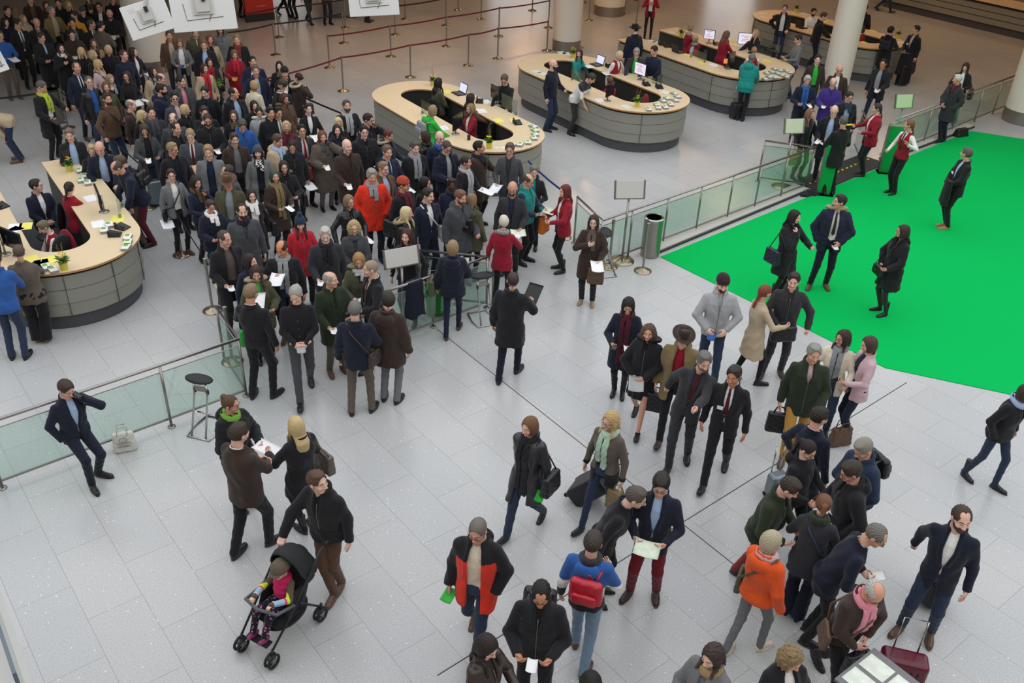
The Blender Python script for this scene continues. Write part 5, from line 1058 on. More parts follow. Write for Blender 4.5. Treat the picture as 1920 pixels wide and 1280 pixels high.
crowd('''
64 337 176 20 70 5 | m short:2a201c | suit:dn wh | tr:dn | bb s sit=.43 | gl | seated man in dark suit inside the left counter
128 341 170 130 150 15 | f pony:2e1c18 | blaz:rd | none:rd | oo s sit=.25 | | woman with dark ponytail in crimson suit at the desk
74 417 166 -80 -70 40 | f short:6e5c48 | vest:rd wh | tr:bk | tt s sit=.43 lean=12 | | seated receptionist in red waistcoat, short brown hair
33 460 166 165 165 20 | f short:5a4838 | shrt:tp | wd:bk sneak:kh | oo n wide=1.35 | hem=.78 | stout woman in taupe jacket leaning on left counter
-12 470 176 160 | m short:3a2a20 | jack:bl | tr:jn | od s lean=12 | | person in blue jacket cut by the left frame edge
822 146 172 120 130 5 | f longstraight:181210 | jack:ol | tr:bk | bb n sit=.19 | | woman with long black hair seated at middle counter
883 175 170 100 120 5 | f longstraight:2a1c18 | jack:br | tr:bk | oo n sit=.13 | | long dark-haired woman seated at middle counter
881 195 168 -60 -50 20 | f wavy:9a7444 | blaz:rd | tr:bk | tt s sit=.32 | gl | receptionist in crimson with long light brown hair
945 142 178 -20 -15 45 | m short:5a4430 | shrt:bk | tr:bk | oo s lean=8 | gl | man in black shirt reading at middle counter
812 197 176 120 150 5 | f bob:9a7c54 | hood:gn | tr:bk | oo s lean=8 | | girl in bright green hoodie at middle counter | back:gy:pale
1038 112 182 60 80 10 | m bald:2a | swea:dn | tr:jn sneak:bk | dq s | beard gl | bald bearded man in navy sweater standing | T1
1087 93 168 40 -20 10 | f longstraight:3a2a20 | shrt:te | tr:bk | tt n sit=.18 | | woman in teal blue top seated in the counter
1165 97 170 50 60 30 | f bob:cdb480 | vest:rd wh | tr:bk | de s lean=14 | | blonde receptionist in red waistcoat pointing at screen
1114 140 178 60 70 40 | m short:3a3028 | shrt:wh | tr:ch | oo s lean=34 | yoke=ch shortsleeve hem=.84 | man with dark sweater over shoulders leaning on counter
1144 144 168 -140 | f short:6a3c28 | blaz:rd | tr:bk | tt s sit=.43 | | receptionist hidden behind the dark monitor
1194 92 176 -10 0 40 | m short:8a8880 | ojack:ch gn | tr:bk | oo s lean=10 | gl | grey-haired man with glasses and green shirt
1226 87 178 -30 -40 30 | m short:241c18 | swea:nv | tr:bk | oq s | | short dark-haired man in navy sweater at counter
1191 47 180 -150 -110 10 | m short:2a2220 | coat:dn | tr:bk | dd s | hat=fed/bk | man with black hat and dark navy coat
1296 47 170 120 140 10 | f bun:a07c50 | blaz:rd | tr:bk | oo n sit=.12 | sc=gy/1.45 | receptionist with a bun in crimson, back turned
1303 66 168 -40 -20 40 | f bob:c0a26c | blaz:rd | tr:bk | tt s sit=.28 | sc=gy/1.45 gl | blonde receptionist with glasses behind laptop
1365 58 172 130 120 20 | f longstraight:6e4a30 | blaz:rd | tr:bk | oo s lean=6 | | receptionist with long brown hair in crimson blazer
1418 55 168 -40 -50 5 | f longstraight:b08e5c | coat:bk | tr:bk | oo s | | blonde woman in black beyond the orange screen
1415 88 166 -170 -170 20 | f short:a07a4c | vest:rd wh | tr:bk | tt n sit=.08 | | receptionist with short fair hair and red waistcoat
1411 101 178 170 -175 20 | m short:6a6862 | puff:te | tr:bk | oo n lean=16 | slv=te yoke=te | man in bright teal jacket with trolley case
1224 -22 172 0 10 10 | f bob:5a3a28 | blaz:rd wh | sl:bk | gg s | | woman in crimson blazer standing alone at the top
1473 9 182 0 -5 5 | m short:5a5048 | ojack:bk wh | tr:jn | ao s | | man in black blazer, pale shirt and jeans
1527 16 176 20 20 20 | m short:1c1614 | shrt:wh | tr:bk | tt n sit=.14 | beard | bearded man in white shirt inside far counter
1548 24 180 100 80 30 | m short:4a3a2e | jack:bk | tr:dn | oo s lean=8 | | man in black jacket with back to us near column
1496 66 180 -70 -60 35 | m short:2a201c | shrt:gr | tr:jn | pp s wide=1.04 | | man in grey shirt and jeans looking at phone | T1
1672 50 176 160 150 10 | m thick:121010 | coat:bk | tr:bk | oo s | | black-haired person with navy backpack at far counter | back:dn:navy
1720 48 178 -40 -60 5 | m short:121010 cf9f7e | suit:bk lp | tr:bk | bd s | lany=1 | young man in black suit beside his draped suitcase
1658 111 176 -20 -10 10 | m short:1a1614 c9906e | opark:bk gy | tr:dn | dq w | gl | man with glasses in open dark parka | K1:wh
1535 103 178 10 5 15 | m short:2a201c | ojack:db gn | tr:bk | dd s | | smiling young man in brown jacket, green shirt
1576 122 180 -5 5 25 | m bald:8a | ojack:db wh | tr:bk | qd s wide=1.05 | gl | bald man with glasses in dark brown jacket
1516 143 174 10 15 35 | m swept:a8a298 | ocoat:dn bl | tr:bk | pp s wide=1.05 | sc=bl/.95 | man with long grey hair and blue scarf | B1
1564 148 174 0 5 35 | m ring:9a9488 | park:pu | tr:bk | pp s wide=1.06 | gl | elderly man in purple rain jacket | C0
1595 173 176 20 30 30 | m short:2a241e | ocoat:bk sb | tr:bk | pd s | gl sc=jn/1.3 | man with dark hair and light blue collar at gate
1566 200 178 -5 0 40 | m bald:3a | ocoat:bk sb | tr:bk | qd f | | bald man in black coat passing the gate | B0
1522 204 168 40 60 15 | f longstraight:8a5c34 | jack:bk | sl:kh boot:dk | dq s | lth | woman with long brown hair in leather jacket | C1 har:cm:tan
1583 218 180 -150 -160 25 | m short:5a5650 | suit:bk wh | tr:bk | qp s | hem=.66 | steward in long black suit between the pillars
1646 194 176 -70 -70 15 | f lowpony:3a2420 | blaz:rd | tr:bk | ep n wide=1.1 | | woman in crimson blazer checking tickets at gate | C0:ye
1708 225 174 -40 -80 5 | f lowpony:8a4a24 | vest:rd wh bk | tr:bk | qu n | | woman with red waistcoat and white blouse on carpet
1617 48 168 -60 | f bob:3a2a20 | blaz:rd | tr:bk | tt s sit=.2 | | receptionist in crimson just right of the white column
1624 8 175 170 | m short:2a2220 | coat:bk | tr:bk | dd s | | person in black behind the white column
1797 140 176 -40 -70 15 | m short:c8c2b6 | coat:ch | tr:dn | bk x side=0 | sc=bu/1.35 | white-haired man in black jacket leaning on railing
1812 119 168 -10 -10 40 | f wavy:3a2018 | ocoat:bk wh | wd:te | pp s | | dark-haired woman in white top reading her phone | T2 shl:bk
1816 278 178 -60 -110 5 | m short:5a5048 | suit:bk sb | tr:bk shoe:tn | bb n | lany=1 | man in black suit with a coat over his arm
1494 395 172 50 70 20 | f longstraight:221714 | long:bk | sl:bk boot:bk | me n | hem=.55 | woman in black coat eating on the carpet | shr:dn:navy
1578 366 186 10 -60 5 | m short:241c1a | opuff:nv wh db | tr:dn shoe:br | kn t | slv=nv addfur fur=a8946c | young man in blue padded parka with brown tie | C1
1695 422 172 -50 -70 15 | f longstraight:38221a | long:bk | skirt:bk boot:bk | nq s | gl tights=ch hem=.58 sk=.55 | woman in black coat and tights on carpet
1491 513 182 10 0 15 | m short:28221e | jack:ch | tr:ch shoe:db | nj t | | dark-haired man in black jacket searching his bag
1437 535 172 120 130 10 | f lowpony:8a3c20 | dres:be | none:bk boot:bk | ee f | tights=bk sk=.6 | woman with red ponytail in beige knitted dress
1358 519 184 10 15 25 | m short:3a2a20 | jack:lg | tr:jn boot:br | nn W | hat=beanie/38202a beard | bearded man with burgundy beanie and pale grey jacket | K0:bl
1179 564 168 -5 0 50 | f wavy:1e1614 | coat:dn | sl:bk boot:bk | pp n | sc=wn/.62 | woman with long black hair and floral scarf | T0 C1
1218 609 170 -10 -5 5 | f curly:5e4030 | furp:bk | skirt:bk pump:bk | nb W | fur=141416 hem=.76 sk=.58 bare | curly-haired woman in black fur coat | A1:lg
1284 620 176 -5 15 25 | m short:b0a898 | opark:kh rd | tr:bk shoe:db | dd w | hat=fed/db | old man with brown felt hat and beige raincoat | har:bk:black
1323 663 186 -5 20 20 | m swept:6a6660 | suit:ch ch wn | tr:ch | rf f side=-9 | beard | bearded steward in black suit pointing ahead
1378 689 180 -5 -15 20 | m short:2e2a26 c08566 | suit:bk wh wn | tr:bk | dd w | lany=1 | dark-haired steward in black waistcoat suit walking
1530 648 182 10 20 15 | m swept:8a8880 | jack:dk lp | tr:ho shoe:br | dq f wide=1.06 | hem=.74 | man with long grey hair and mustard trousers | B1 har:bk:black
1583 620 172 0 -40 15 | f wavy:38221c | card:cr gy | tr:jn | nq s | gl sc=gy/1.0 | woman with glasses in cream cardigan
1629 632 172 -60 -60 30 | f bob:4e3226 | blaz:lp nv | sl:nv shoe:bk | pp n | | woman in pale pink blazer typing on phone | T1
1542 766 180 150 130 20 | m short:2a1e1a | suit:dn lp | tr:dn | dj f | | dark-haired man in navy suit turning away
1524 832 170 60 60 40 | f pony:2a1a16 | hood:bk | tr:bk boot:db | pp g | gl | dark ponytailed woman in black reading a paper | A2
1614 829 180 -40 -40 50 | m short:8a8072 | jack:jn | tr:bk | cn s lean=10 | | grey-haired man in blue striped shirt looking down | back:bk:black
1592 869 180 -60 -60 40 | m thick:3a2c22 | park:bk | tr:dn | pk s lean=6 | gl | young man with glasses and black hooded leather jacket
1494 904 178 70 80 45 | m short:3a2c24 | jack:dk | tr:br2 | pp f lean=14 | | man in green wool jacket writing on a card | C1
1548 927 174 175 -170 30 | f pony:7a4426 | swea:ch | wd:dn boot:bk | pp n | hem=.70 sc=dk/1.45 | woman with auburn ponytail and long charcoal cardigan | crr:jn:denim
1454 998 172 150 120 20 | f bob:b0a07c | park:og | sl:gr sneak:cr | dm f | hem=.88 sc=lp/1.45 | woman in bright orange jacket with grey trousers | crl:ol:olive
1658 993 182 100 80 35 | m reced:6e6a62 | suit:dn wh | tr:bk | pp s lean=24 | gl | greying man in dark suit bent over papers | K1:wh
1650 1104 174 50 40 45 | m ring:b0aca4 | ojack:db pk | tr:bk | bn w lean=14 | gl sc=pk/1.1 | grey cropped man with pink scarf and brown jacket | crr:br:brown har:bk:black
1809 954 188 0 30 10 | m reced:4a3626 | suit:dn wh | tr:jn boot:br | rd t | beard | tall bearded man in navy blazer and jeans
1932 724 170 60 80 10 | f bob:3a2a20 | jack:bk | sl:jn boot:bk | kd g lean=10 | sc=sb/1.45 | woman in black jacket and tall boots at right edge
1335 1216 168 -25 -30 30 | f wavy:3a2a24 | coat:gr | tr:bk | qd s | sc=tn/1.4 | woman with dark curls and thick beige scarf | T0
1496 1226 168 40 60 45 | f curly:8a6a40 | ocoat:bk wh | tr:bk | pp s | | woman with golden-brown updo at the bottom edge
1110 1268 172 10 | f bob:16110f | coat:bk | tr:bk | dd s | | black-haired person just entering at the bottom edge
992 785 172 -30 -40 20 | f bob:7a4c2c | ocoat:ch bk | tr:jn boot:bk | rd w | lth sc=bk/.7 | woman in grey leather jacket pulling a suitcase | B1:gn shl:bk
1145 774 172 -30 -40 15 | f wavy:c09a5a | card:tp bk | sl:jn shoe:bk | dd w | gl sc=mi/1.0 cb=bk@.93 | woman with mint green scarf and taupe coat | hal:kh:green
1200 918 178 80 80 20 | m short:5a4a40 | suit:bk bl | tr:bk | dd s lean=22 | gl | man with glasses in black suit leaning in to look
1241 897 182 -5 0 45 | m short:2a221e | suit:dn sb | tr:6e1422 shoe:db | pp t | gl | man with dark red trousers writing on a map | M2
894 981 180 -15 -20 30 | m crop:6e6258 | opark:rr cr | tr:jn boot:br | dk W | gl slv=bk yoke=bk | man in open red and black jacket, blue jeans | K0:gn
1015 1105 176 -5 0 50 | m reced:1a1614 c98f6e | jack:bk | tr:bk | pp s wide=1.06 | gl | balding black-haired man looking at a badge | C2 back:bk:black
1114 1000 178 170 170 15 | m short:3e3028 | hood:bl | tr:lj boot:br | pd g | cb=wh@1.18/bk@1.02 sc=ch/1.45 | young man in blue, white and black jacket | back:sc:red
922 1202 168 50 50 45 | f longstraight:281a16 | jack:db | tr:bk | pp s | lth | long dark-haired woman at the bottom edge | C1
125 718 168 20 30 45 | m short:3e2a20 | suit:dn sb | tr:dn | kh l sit=.19 lean=4 | | man in dark suit phoning against the railing | T1
430 743 170 35 60 10 | f bun:5e3a26 | puff:bk gn | sl:bk boot:bk | pp n | gl sc=6f9f3c/1.48 | woman with hair bun and lime green collar | A1
447 795 184 130 120 20 | m short:3a2a20 | blaz:db | tr:bk | cc f wide=1.12 | hem=.78 | heavy man in dark taupe suit jacket, arms folded
553 782 170 -150 -160 10 | f longstraight:c8a76a | coat:bk | sl:bk boot:bk | pe n | hem=.62 | woman with very long blonde hair in black | shr:tp:grey
592 886 180 -35 45 5 | m short:5a3c28 | jack:bk | tr:br boot:br | Td x lean=6 | | man in black fleece holding the stroller handle
962 512 180 165 -165 10 | m crop:3a2c26 | long:bk | tr:dn | ed f | hem=.62 | man in long black overcoat with open folder | F0:bk
''', 'visitors and staff in the hall')
# the bending man at the left edge and the legs at the top
P = person(0, 0, 1.78, -95, -95, 30, 'm', hair='short:5a4636', top='jack:be', legs='tr:jn', shoe='shoe:br', arms='tt', feet='s', lean=72, foot=(36, 302), label='person in beige sweater bending over at the left edge', group='visitors and staff in the hall')
for fx, fy, b_, t_, l_, lb in ((532, 30, 60, 'bk', 'bk', 'first'), (552, 34, -40, 'ch', 'bk', 'second'), (580, 44, 30, 'bk', 'ch', 'third'), (615, 46, 20, 'tp', 'nv', 'fourth'), (690, 41, 70, 'br', 'bk', 'fifth'), (456, 32, 40, 'db', 'bk', 'sixth'), (1656, 22, 90, 'jn', 'jn', 'seventh')):
    person(0, 0, 1.75, b_, hair='short:2a2220', top='jack:' + t_, legs='tr:' + l_, feet='w' if lb in ('first', 'third', 'seventh') else 's', foot=(fx, fy), arms='dd', label='passer-by of whom only the legs show, %s of those at top' % lb, group='passers-by at the top edge')
print('people', len(PEOPLE))
def find(s):
    for P in PEOPLE:
        if s in P['label']: return P
    raise KeyError(s)
# ------------------------------------------------------------ suitcases and bags standing on the floor
def suitcase(loc, rz, label, c='bk', w=.40, d=.24, h_=.56, tilt=0, handle=.40, m=None, z=0.):
    root = empty('suitcase', loc); root.rotation_euler = (math.radians(tilt), 0, rz); tag(root, label, 'suitcase', 'suitcases in the hall'); m = m or plain(c, .4)
    b_ = bagmesh(w, d, h_, 'shell', m, root, .05, .1); b_.location = (0, 0, .05); q = MB()
    for x in (-w * .5 - .002, w * .5 + .002): pass
    for i in (-2, -1, 0, 1, 2): MB().box((w * .14 * i, -d / 2 - .003, h_ * .52), (.012, .008, h_ * .78)).obj('rib', m, root)
    for sx in (-1, 1): MB().lathe([(.03, -.012), (.03, .012)], (0, 0, 0), 12).obj('wheel', RUBBER, root, True, loc=(sx * w * .4, d * .35, .032), rot=(0, math.pi / 2, 0))
    if handle:
        q.tube([(-w * .25, d * .4, h_), (-w * .25, d * .4, h_ + handle), (w * .25, d * .4, h_ + handle), (w * .25, d * .4, h_)], .009, 8); q.obj('pull_handle', CHROME, root, True)
    return root
suitcase(at(1381, 222), .3, 'small black trolley case beside the man in the teal jacket', handle=.50, w=.42, h_=.40, d=.26)
suitcase(at(300, 384), .5, 'silver hard suitcase beside the woman in the grey blazer', m=mat('silver_shell', '7d868f', .3, metal=.4), w=.38, h_=.52, handle=0)
suitcase(at(1690, 160), .4, 'black suitcase with a coat draped over it', w=.42, h_=.62, handle=.3)
suitcase(at(1078, 925), 1.1, 'black trolley case pulled behind the woman in grey leather', tilt=42, handle=.45, w=.44, h_=.60, d=.28)
suitcase(at(1668, 1310), -.25, 'wine-red hard suitcase at the bottom edge', m=mat('wine_shell', '5a1428', .22), w=.46, h_=.62, handle=.48)
suitcase(at(1745, 1130), .5, 'black suitcase behind the tall man in navy blazer', w=.36, h_=.40, handle=.40)
suitcase(at(818, 590), .2, 'bright green plastic suitcase behind the short glass railing', m=mat('green_shell', '2f9a3c', .25), w=.36, h_=.52, handle=.3)
suitcase(at(1450, 930), .4, 'grey suitcase handle and shell behind the ponytailed woman', m=mat('silver_shell', '7d868f', .3, metal=.4), w=.26, h_=.34, d=.18, handle=.45)
def drape(loc, rz, w, h_, label, c='bk', name='draped_coat', d=.12):
    f = lambda X, Y, Z: np.maximum(np.sqrt((X / w) ** 2 + (Y / d) ** 2) * .1 - .1 + .004 * np.sin(X * 60 + 4 * np.sin(Z * 9)) - .03 * np.clip((h_ - Z) / h_, 0, 1), np.maximum(-Z + .03 * np.sin(X * 22), Z - h_))
    v, q = nets(f, (-w * 1.6, -d * 2, -.05), (w * 1.6, d * 2, h_ + .03), .016); o = mesh_obj(name, v, q, cloth(c), loc=loc, rot=(0, 0, rz)); tag(o, label, 'coat', 'coats laid over things'); return o
drape(at(1690, 160) + V3(.02, .06, .38), .4, .30, .62, 'black coat draped over the black suitcase'); p = M0 * .62 + M1 * .38; drape(V3(-1.62, 13.07, .36), math.radians(40), .16, .66, 'dark navy coat hanging over the short glass railing', 'dn', d=.07)
P = find('coat over his arm'); drape(P['W']((-.08, .24, .60)), P['yaw'], .13, .52, 'black coat hanging over the forearm of the man on carpet', d=.055)
def floorbag(px, rz, w, d, h_, c, label, handle=True, name='handbag', m=None, writing=None):
    root = empty(name, at(*px), rz); tag(root, label, 'bag', 'bags standing on the floor'); bagmesh(w, d, h_, 'bag_body', m or leather(c), root, .03, .9)
    if handle:
        for yy in (-d * .3, d * .3): MB().tube([(-w * .22, yy, h_ * .94), (-w * .17, yy, h_ + .10), (w * .17, yy, h_ + .10), (w * .22, yy, h_ * .94)], .008, 6).obj('handle', m or leather(c), root, True)
    return root
floorbag((1572, 832), .3, .34, .16, .30, 'br', 'open brown leather handbag on the floor beside the pink blazer woman')
floorbag((1800, 255), .5, .42, .24, .22, 'bk', 'black sports bag on the carpet beside the white-haired man', False, 'sports_bag')
r = floorbag((236, 843), math.radians(22), .30, .14, .30, 'cr', 'white cotton tote bag on the floor by the railing', True, 'tote_bag', m=mat('tote_cotton', 'cfcdc4', .9, bump=.3, scale=30))
def marks(parent, w, z, n, rows, y, m):
    q = MB(); rs = random.Random(n)   # worn, unreadable print
    for k in range(rows):
        for i in range(n): x = -w / 2 + w * (i + .5) / n; q.tube([(x - w / n * .3, y, z - .05 * k), (x + rs.uniform(-.006, .006), y, z - .05 * k + .03), (x + w / n * .3, y, z - .05 * k + .005 * rs.random())], .0028, 5)
    o = q.obj('faded_print', m, parent); o['kind'] = 'stuff'; return o
marks(r, .17, .15, 7, 2, -.073, plain('dg')); q = MB(); q.tube([(.05 * math.cos(a), -.077, .22 + .035 * math.sin(a)) for a in np.linspace(0, 6.28, 14)[:-1]], .003, 5, closed=True); q.obj('printed_ring', plain('dg'), r)
g_ = [o for o in bpy.data.objects if o.get('label', '').startswith('green bag in the hand of the woman with mint')]
if g_: q = MB(); q.lathe([(.045, -.002), (.045, .002)], n=18); q.v = [(p[0] * .8, -.072 + p[2], .17 + p[1] * 1.7) for p in q.v]; q.obj('white_logo', plain('wh'), g_[0])
b_ = [o for o in bpy.data.objects if o.get('label', '').startswith('black bag in the hand of the grey cropped')]
if b_: marks(b_[0], .15, .15, 6, 1, -.070, plain('gy'))
P = find('behind counter') if False else None
# orange bag, blue rucksack
P = find('teal and blue jacket'); worn_bag(P, 'hand', 'og', 'orange paper bag hanging by the balding man in teal', side=-1, w=.26, h_=.34, m=mat('orange_bag', 'd2701e', .5)); q = floorbag((990, 470), .4, .28, .2, .42, 'bl', 'blue rucksack hanging behind the balding man in teal', False, 'rucksack', m=cloth('bl')); q.location = P['W']((0, -.26, .75)); q.location.z = .72 
P = find('searching his bag'); root = empty('briefcase', P['W']((.02, .30, .80)), P['yaw'] + .3); tag(root, 'open black leather bag held in front of the searching man', 'bag', 'bags people carry'); bagmesh(.40, .12, .26, 'bag_body', leather('bk'), root, .04, .5); MB().tube([(-.1, 0, .25), (-.08, 0, .33), (.08, 0, .33), (.1, 0, .25)], .008, 6).obj('handle', leather('bk'), root, True)
P = find('coat and tights'); root = empty('handbag', P['W']((.05, .25, .80)), P['yaw'] - .1); tag(root, 'black flap handbag with gold clasp held by the woman on the carpet', 'bag', 'bags people carry'); bagmesh(.30, .11, .19, 'bag_body', leather('bk'), root, .04, .4); MB().lathe([(.018, -.004), (.018, .004)], n=12).obj('clasp', mat('gold', 'b89a4a', .3, metal=1.), root, loc=(0, .062, .10), rot=(math.pi / 2, 0, 0)); MB().tube([(-.13, 0, .17), (-.10, -.06, .45), (-.05, -.15, .66), (.06, -.2, .60), (.13, 0, .17)], .007, 6).obj('strap', leather('bk'), root, True)
# plant held in the crowd
def foliage(root, z, r, n, m, seed, spread_=1.):
    rs = random.Random(seed); q = MB()
    for i in range(n):
        a = rs.random() * 6.28; t = .4 + rs.random() * .9; L = r * (.8 + rs.random() * .7); w = .022; p0 = V3(0, 0, z); d = V3(math.cos(a) * math.sin(t), math.sin(a) * math.sin(t), math.cos(t)); s_ = nrm(np.cross(d, V3(0, 0, 1))) * w; m_ = p0 + d * L * .55; e_ = p0 + d * L + V3(0, 0, -.25 * L * t)
        q.add([p0, m_ - s_, e_, m_ + s_, m_ + V3(0, 0, .004)], [(0, 1, 4), (1, 2, 4), (2, 3, 4), (3, 0, 4)])
    return q.obj('foliage', m, root)
LEAF = mat('leaf_green', '3f6a22', .6, vary=.3, scale=20); FLOW = mat('flower_yellow', 'e3cd1c', .6); POT = mat('pot_yellow', 'c9c04a', .45); TWIG = mat('twig_brown', '8a6a3a', .7)
def plant(px, label, z=1.08, wild=False):
    root = empty('potted_plant', at(px[0], px[1], z)); tag(root, label, 'plant', 'yellow pot plants on the counters'); rs = random.Random(px[0])
    MB().lathe([(.055, 0), (.07, .13), (.062, .13), (.055, .11)], n=20).obj('pot', POT, root, True, angle=.6); foliage(root, .12, .15, 26, LEAF, px[0]); 
    for k in range(7):
        a, r_ = rs.random() * 6.28, rs.random() * .08; c = (r_ * math.cos(a), r_ * math.sin(a), .21 + rs.random() * .07); q = MB(); n_ = 6
        for j in range(n_):
            b0 = 6.28 * j / n_; q.add([c, (c[0] + .022 * math.cos(b0), c[1] + .022 * math.sin(b0), c[2] + .012), (c[0] + .026 * math.cos(b0 + .5), c[1] + .026 * math.sin(b0 + .5), c[2] + .006), (c[0] + .022 * math.cos(b0 + 1), c[1] + .022 * math.sin(b0 + 1), c[2] + .012)], [(0, 1, 2, 3)])
        q.obj('flower', FLOW, root)
    for k in range(4): a = rs.random() * 6.28; MB().tube([(0, 0, .12), (.03 * math.cos(a), .03 * math.sin(a), .26), (.06 * math.cos(a + .4), .06 * math.sin(a + .4), .40 + rs.random() * .06)], [.004, .003, .002], 5).obj('twig', TWIG, root, True)
    return root
plant((131, 321), 'yellow-flowered pot plant at the far end of the left counter'); plant((121, 505), 'yellow-flowered pot plant at the near side of the left counter'); plant((917, 278), 'yellow-flowered pot plant at the near end of middle counter'); plant((812, 160), 'yellow-flowered pot plant behind the long black-haired woman')
plant((1194, 200), 'yellow-flowered pot plant in front of the dark hole, second oval'); plant((1074, 108), 'yellow-flowered pot plant near the woman in teal blue'); plant((1277, 70), 'yellow-flowered pot plant behind the bun receptionist'); plant((1492, 23), 'yellow-flowered pot plant on the far counter'); plant((1683, 72), 'yellow-flowered pot plant at the right end of far counter')
P = find('holding the green plant'); root = empty('potted_plant', P['W']((.02, .30, 1.02)), 0); tag(root, 'leafy green plant carried through the crowd', 'plant'); MB().lathe([(.05, 0), (.065, .12), (.05, .12)], n=16).obj('pot', plain('dg'), root, True); foliage(root, .1, .26, 40, mat('leaf_bright', '6a9a34', .6, vary=.3, scale=20), 5)
# ------------------------------------------------------------ desk equipment
BLK = plain('17181b', .35) if False else mat('device_black', '141518', .35); SCR = mat('screen_glow', 'c9cfe6', .3, emit=.75); SCO = mat('screen_orange', 'e08a4a', .3, emit=.6)
def monitor(px, yaw, label, lit=None, w=.50, h_=.32, z=1.08, elev=.14):
    root = empty('monitor', at(px[0], px[1], z), math.radians(yaw)); tag(root, label, 'monitor', 'desk monitors'); MB().box((0, 0, elev + h_ / 2), (w, .035, h_)).obj('housing', BLK, root, bevel=.006); MB().box((0, -.019, elev + h_ / 2), (w - .03, .003, h_ - .03)).obj('screen', lit or mat('screen_dark', '1d2026', .15), root)
    if lit is SCR: q = MB(); [q.box((-.02 * (i % 2), -.022, elev + h_ * .3 + i * .05), (w * .6 - .08 * (i % 3), .002, .02)) for i in range(4)]; q.obj('screen_text', mat('screen_lines', 'd98a5a', .4, emit=.5), root)
    MB().tube([(0, .05, 0), (0, .05, elev + h_ * .55)], .018, 10).obj('stand', STEEL, root, True); MB().lathe([(.09, 0), (.09, .012), (.02, .02)], (0, .05, 0), 20).obj('foot', STEEL, root, True); return root
def laptop(px, yaw, label, z=1.08, lit=SCR):
    root = empty('laptop', at(px[0], px[1], z), math.radians(yaw)); tag(root, label, 'laptop', 'laptops on the counters'); MB().box((0, 0, .012), (.34, .24, .024)).obj('base', BLK, root, bevel=.004); MB().box((0, -.02, .026), (.29, .11, .004)).obj('keyboard', plain('dg'), root)
    T_ = rotx(math.radians(-14)); MB().box((0, .145, .135), (.34, .014, .23), M=T_).obj('lid', BLK, root); MB().box((0, .134, .137), (.31, .004, .20), M=T_).obj('screen', lit, root); return root
def phone_desk(px, yaw, label, z=1.08):
    root = empty('desk_phone', at(px[0], px[1], z), math.radians(yaw)); tag(root, label, 'telephone', 'desk telephones'); q = MB(); q.add([(-.09, -.1, 0), (.09, -.1, 0), (.09, .1, 0), (-.09, .1, 0), (-.09, -.1, .02), (.09, -.1, .02), (.09, .1, .07), (-.09, .1, .07)], [(0, 3, 2, 1), (4, 5, 6, 7), (0, 1, 5, 4), (1, 2, 6, 5), (2, 3, 7, 6), (3, 0, 4, 7)]); q.obj('case', BLK, root)
    MB().tube([(-.065, -.09, .06), (-.065, -.02, .075), (-.065, .04, .085), (-.065, .10, .10)], [.024, .015, .015, .024], 8).obj('handset', BLK, root, True); return root
def papers(px, yaw, label, m, w=.21, h_=.297, z=1.08, name='leaflet', t=.003):
    o = MB().box((0, 0, t / 2 + .001), (w, h_, t)).obj(name, m, loc=at(px[0], px[1], z), rot=(0, 0, math.radians(yaw))); tag(o, label, 'leaflet', 'leaflets and papers on the counters'); return o
YEL = mat('leaflet_yellow', 'e6dc6a', .7); BRO = mat('brochure_cover', 'd6dcd4', .5, vary=.35, scale=18); BRB = plain('bl', .5)
def stack(px, yaw, n, label, z=1.08, w=.12, h_=.21, th=.045):
    root = empty('brochure_stack', at(px[0], px[1], z), math.radians(yaw)); tag(root, label, 'brochure stack', 'brochure stacks on the counters'); MB().box((0, 0, th / 2), (w, h_, th)).obj('pages', plain('gy', .7), root); MB().box((0, 0, th + .002), (w, h_, .004)).obj('cover', plain('wh', .5), root)
    MB().box((-w * .1, h_ * .18, th + .005), (w * .6, h_ * .4, .002)).obj('green_print', mat('print_green', '6aa83a', .5), root); return root
def holder(px, yaw, label, w=.7, h_=.34, z=1.08):
    root = empty('glass_screen', at(px[0], px[1], z), math.radians(yaw)); tag(root, label, 'counter screen', 'perforated glass screens on counters'); MB().box((0, 0, h_ / 2 + .03), (w, .008, h_)).obj('pane', GLASS, root); q = MB()
    for i in range(int(w * .55 / .045)):
        for j in range(int(h_ / .05)): q.box((-w / 2 + .03 + i * .045, -.006, .06 + j * .048), (.022, .002, .022))
    q.obj('dot_print', plain('bk'), root)
    for sx in (-1, 1): MB().box((sx * w * .42, 0, .03), (.03, .05, .06)).obj('clamp', STEEL, root)
    return root
def chair(px, z0, yaw, label, draped=None):
    root = empty('office_chair', at(px[0], px[1], z0) * V3(1, 1, 0), math.radians(yaw)); tag(root, label, 'office chair', 'office chairs inside the counters'); v, q = nets(lambda X, Y, Z: ell(X, Y, Z, (0, 0, 0), (.25, .24, .05)), (-.3, -.3, -.1), (.3, .3, .1), .02); mesh_obj('seat', v, q, RUBBER, root, loc=(0, 0, .46))
    v, q = nets(lambda X, Y, Z: ell(X, Y + .3 * X ** 2, Z, (0, 0, 0), (.22, .045, .28)), (-.3, -.12, -.32), (.3, .12, .32), .02); mesh_obj('backrest', v, q, cloth(draped) if draped else RUBBER, root, loc=(0, -.24, .82)); MB().tube([(0, 0, .06), (0, 0, .44)], .03, 10).obj('column', CHROME, root, True)
    q = MB()
    for k in range(5): a = 6.28 * k / 5; q.tube([(0, 0, .08), (.27 * math.cos(a), .27 * math.sin(a), .05)], .018, 6)
    q.obj('star_base', RUBBER, root, True); return root
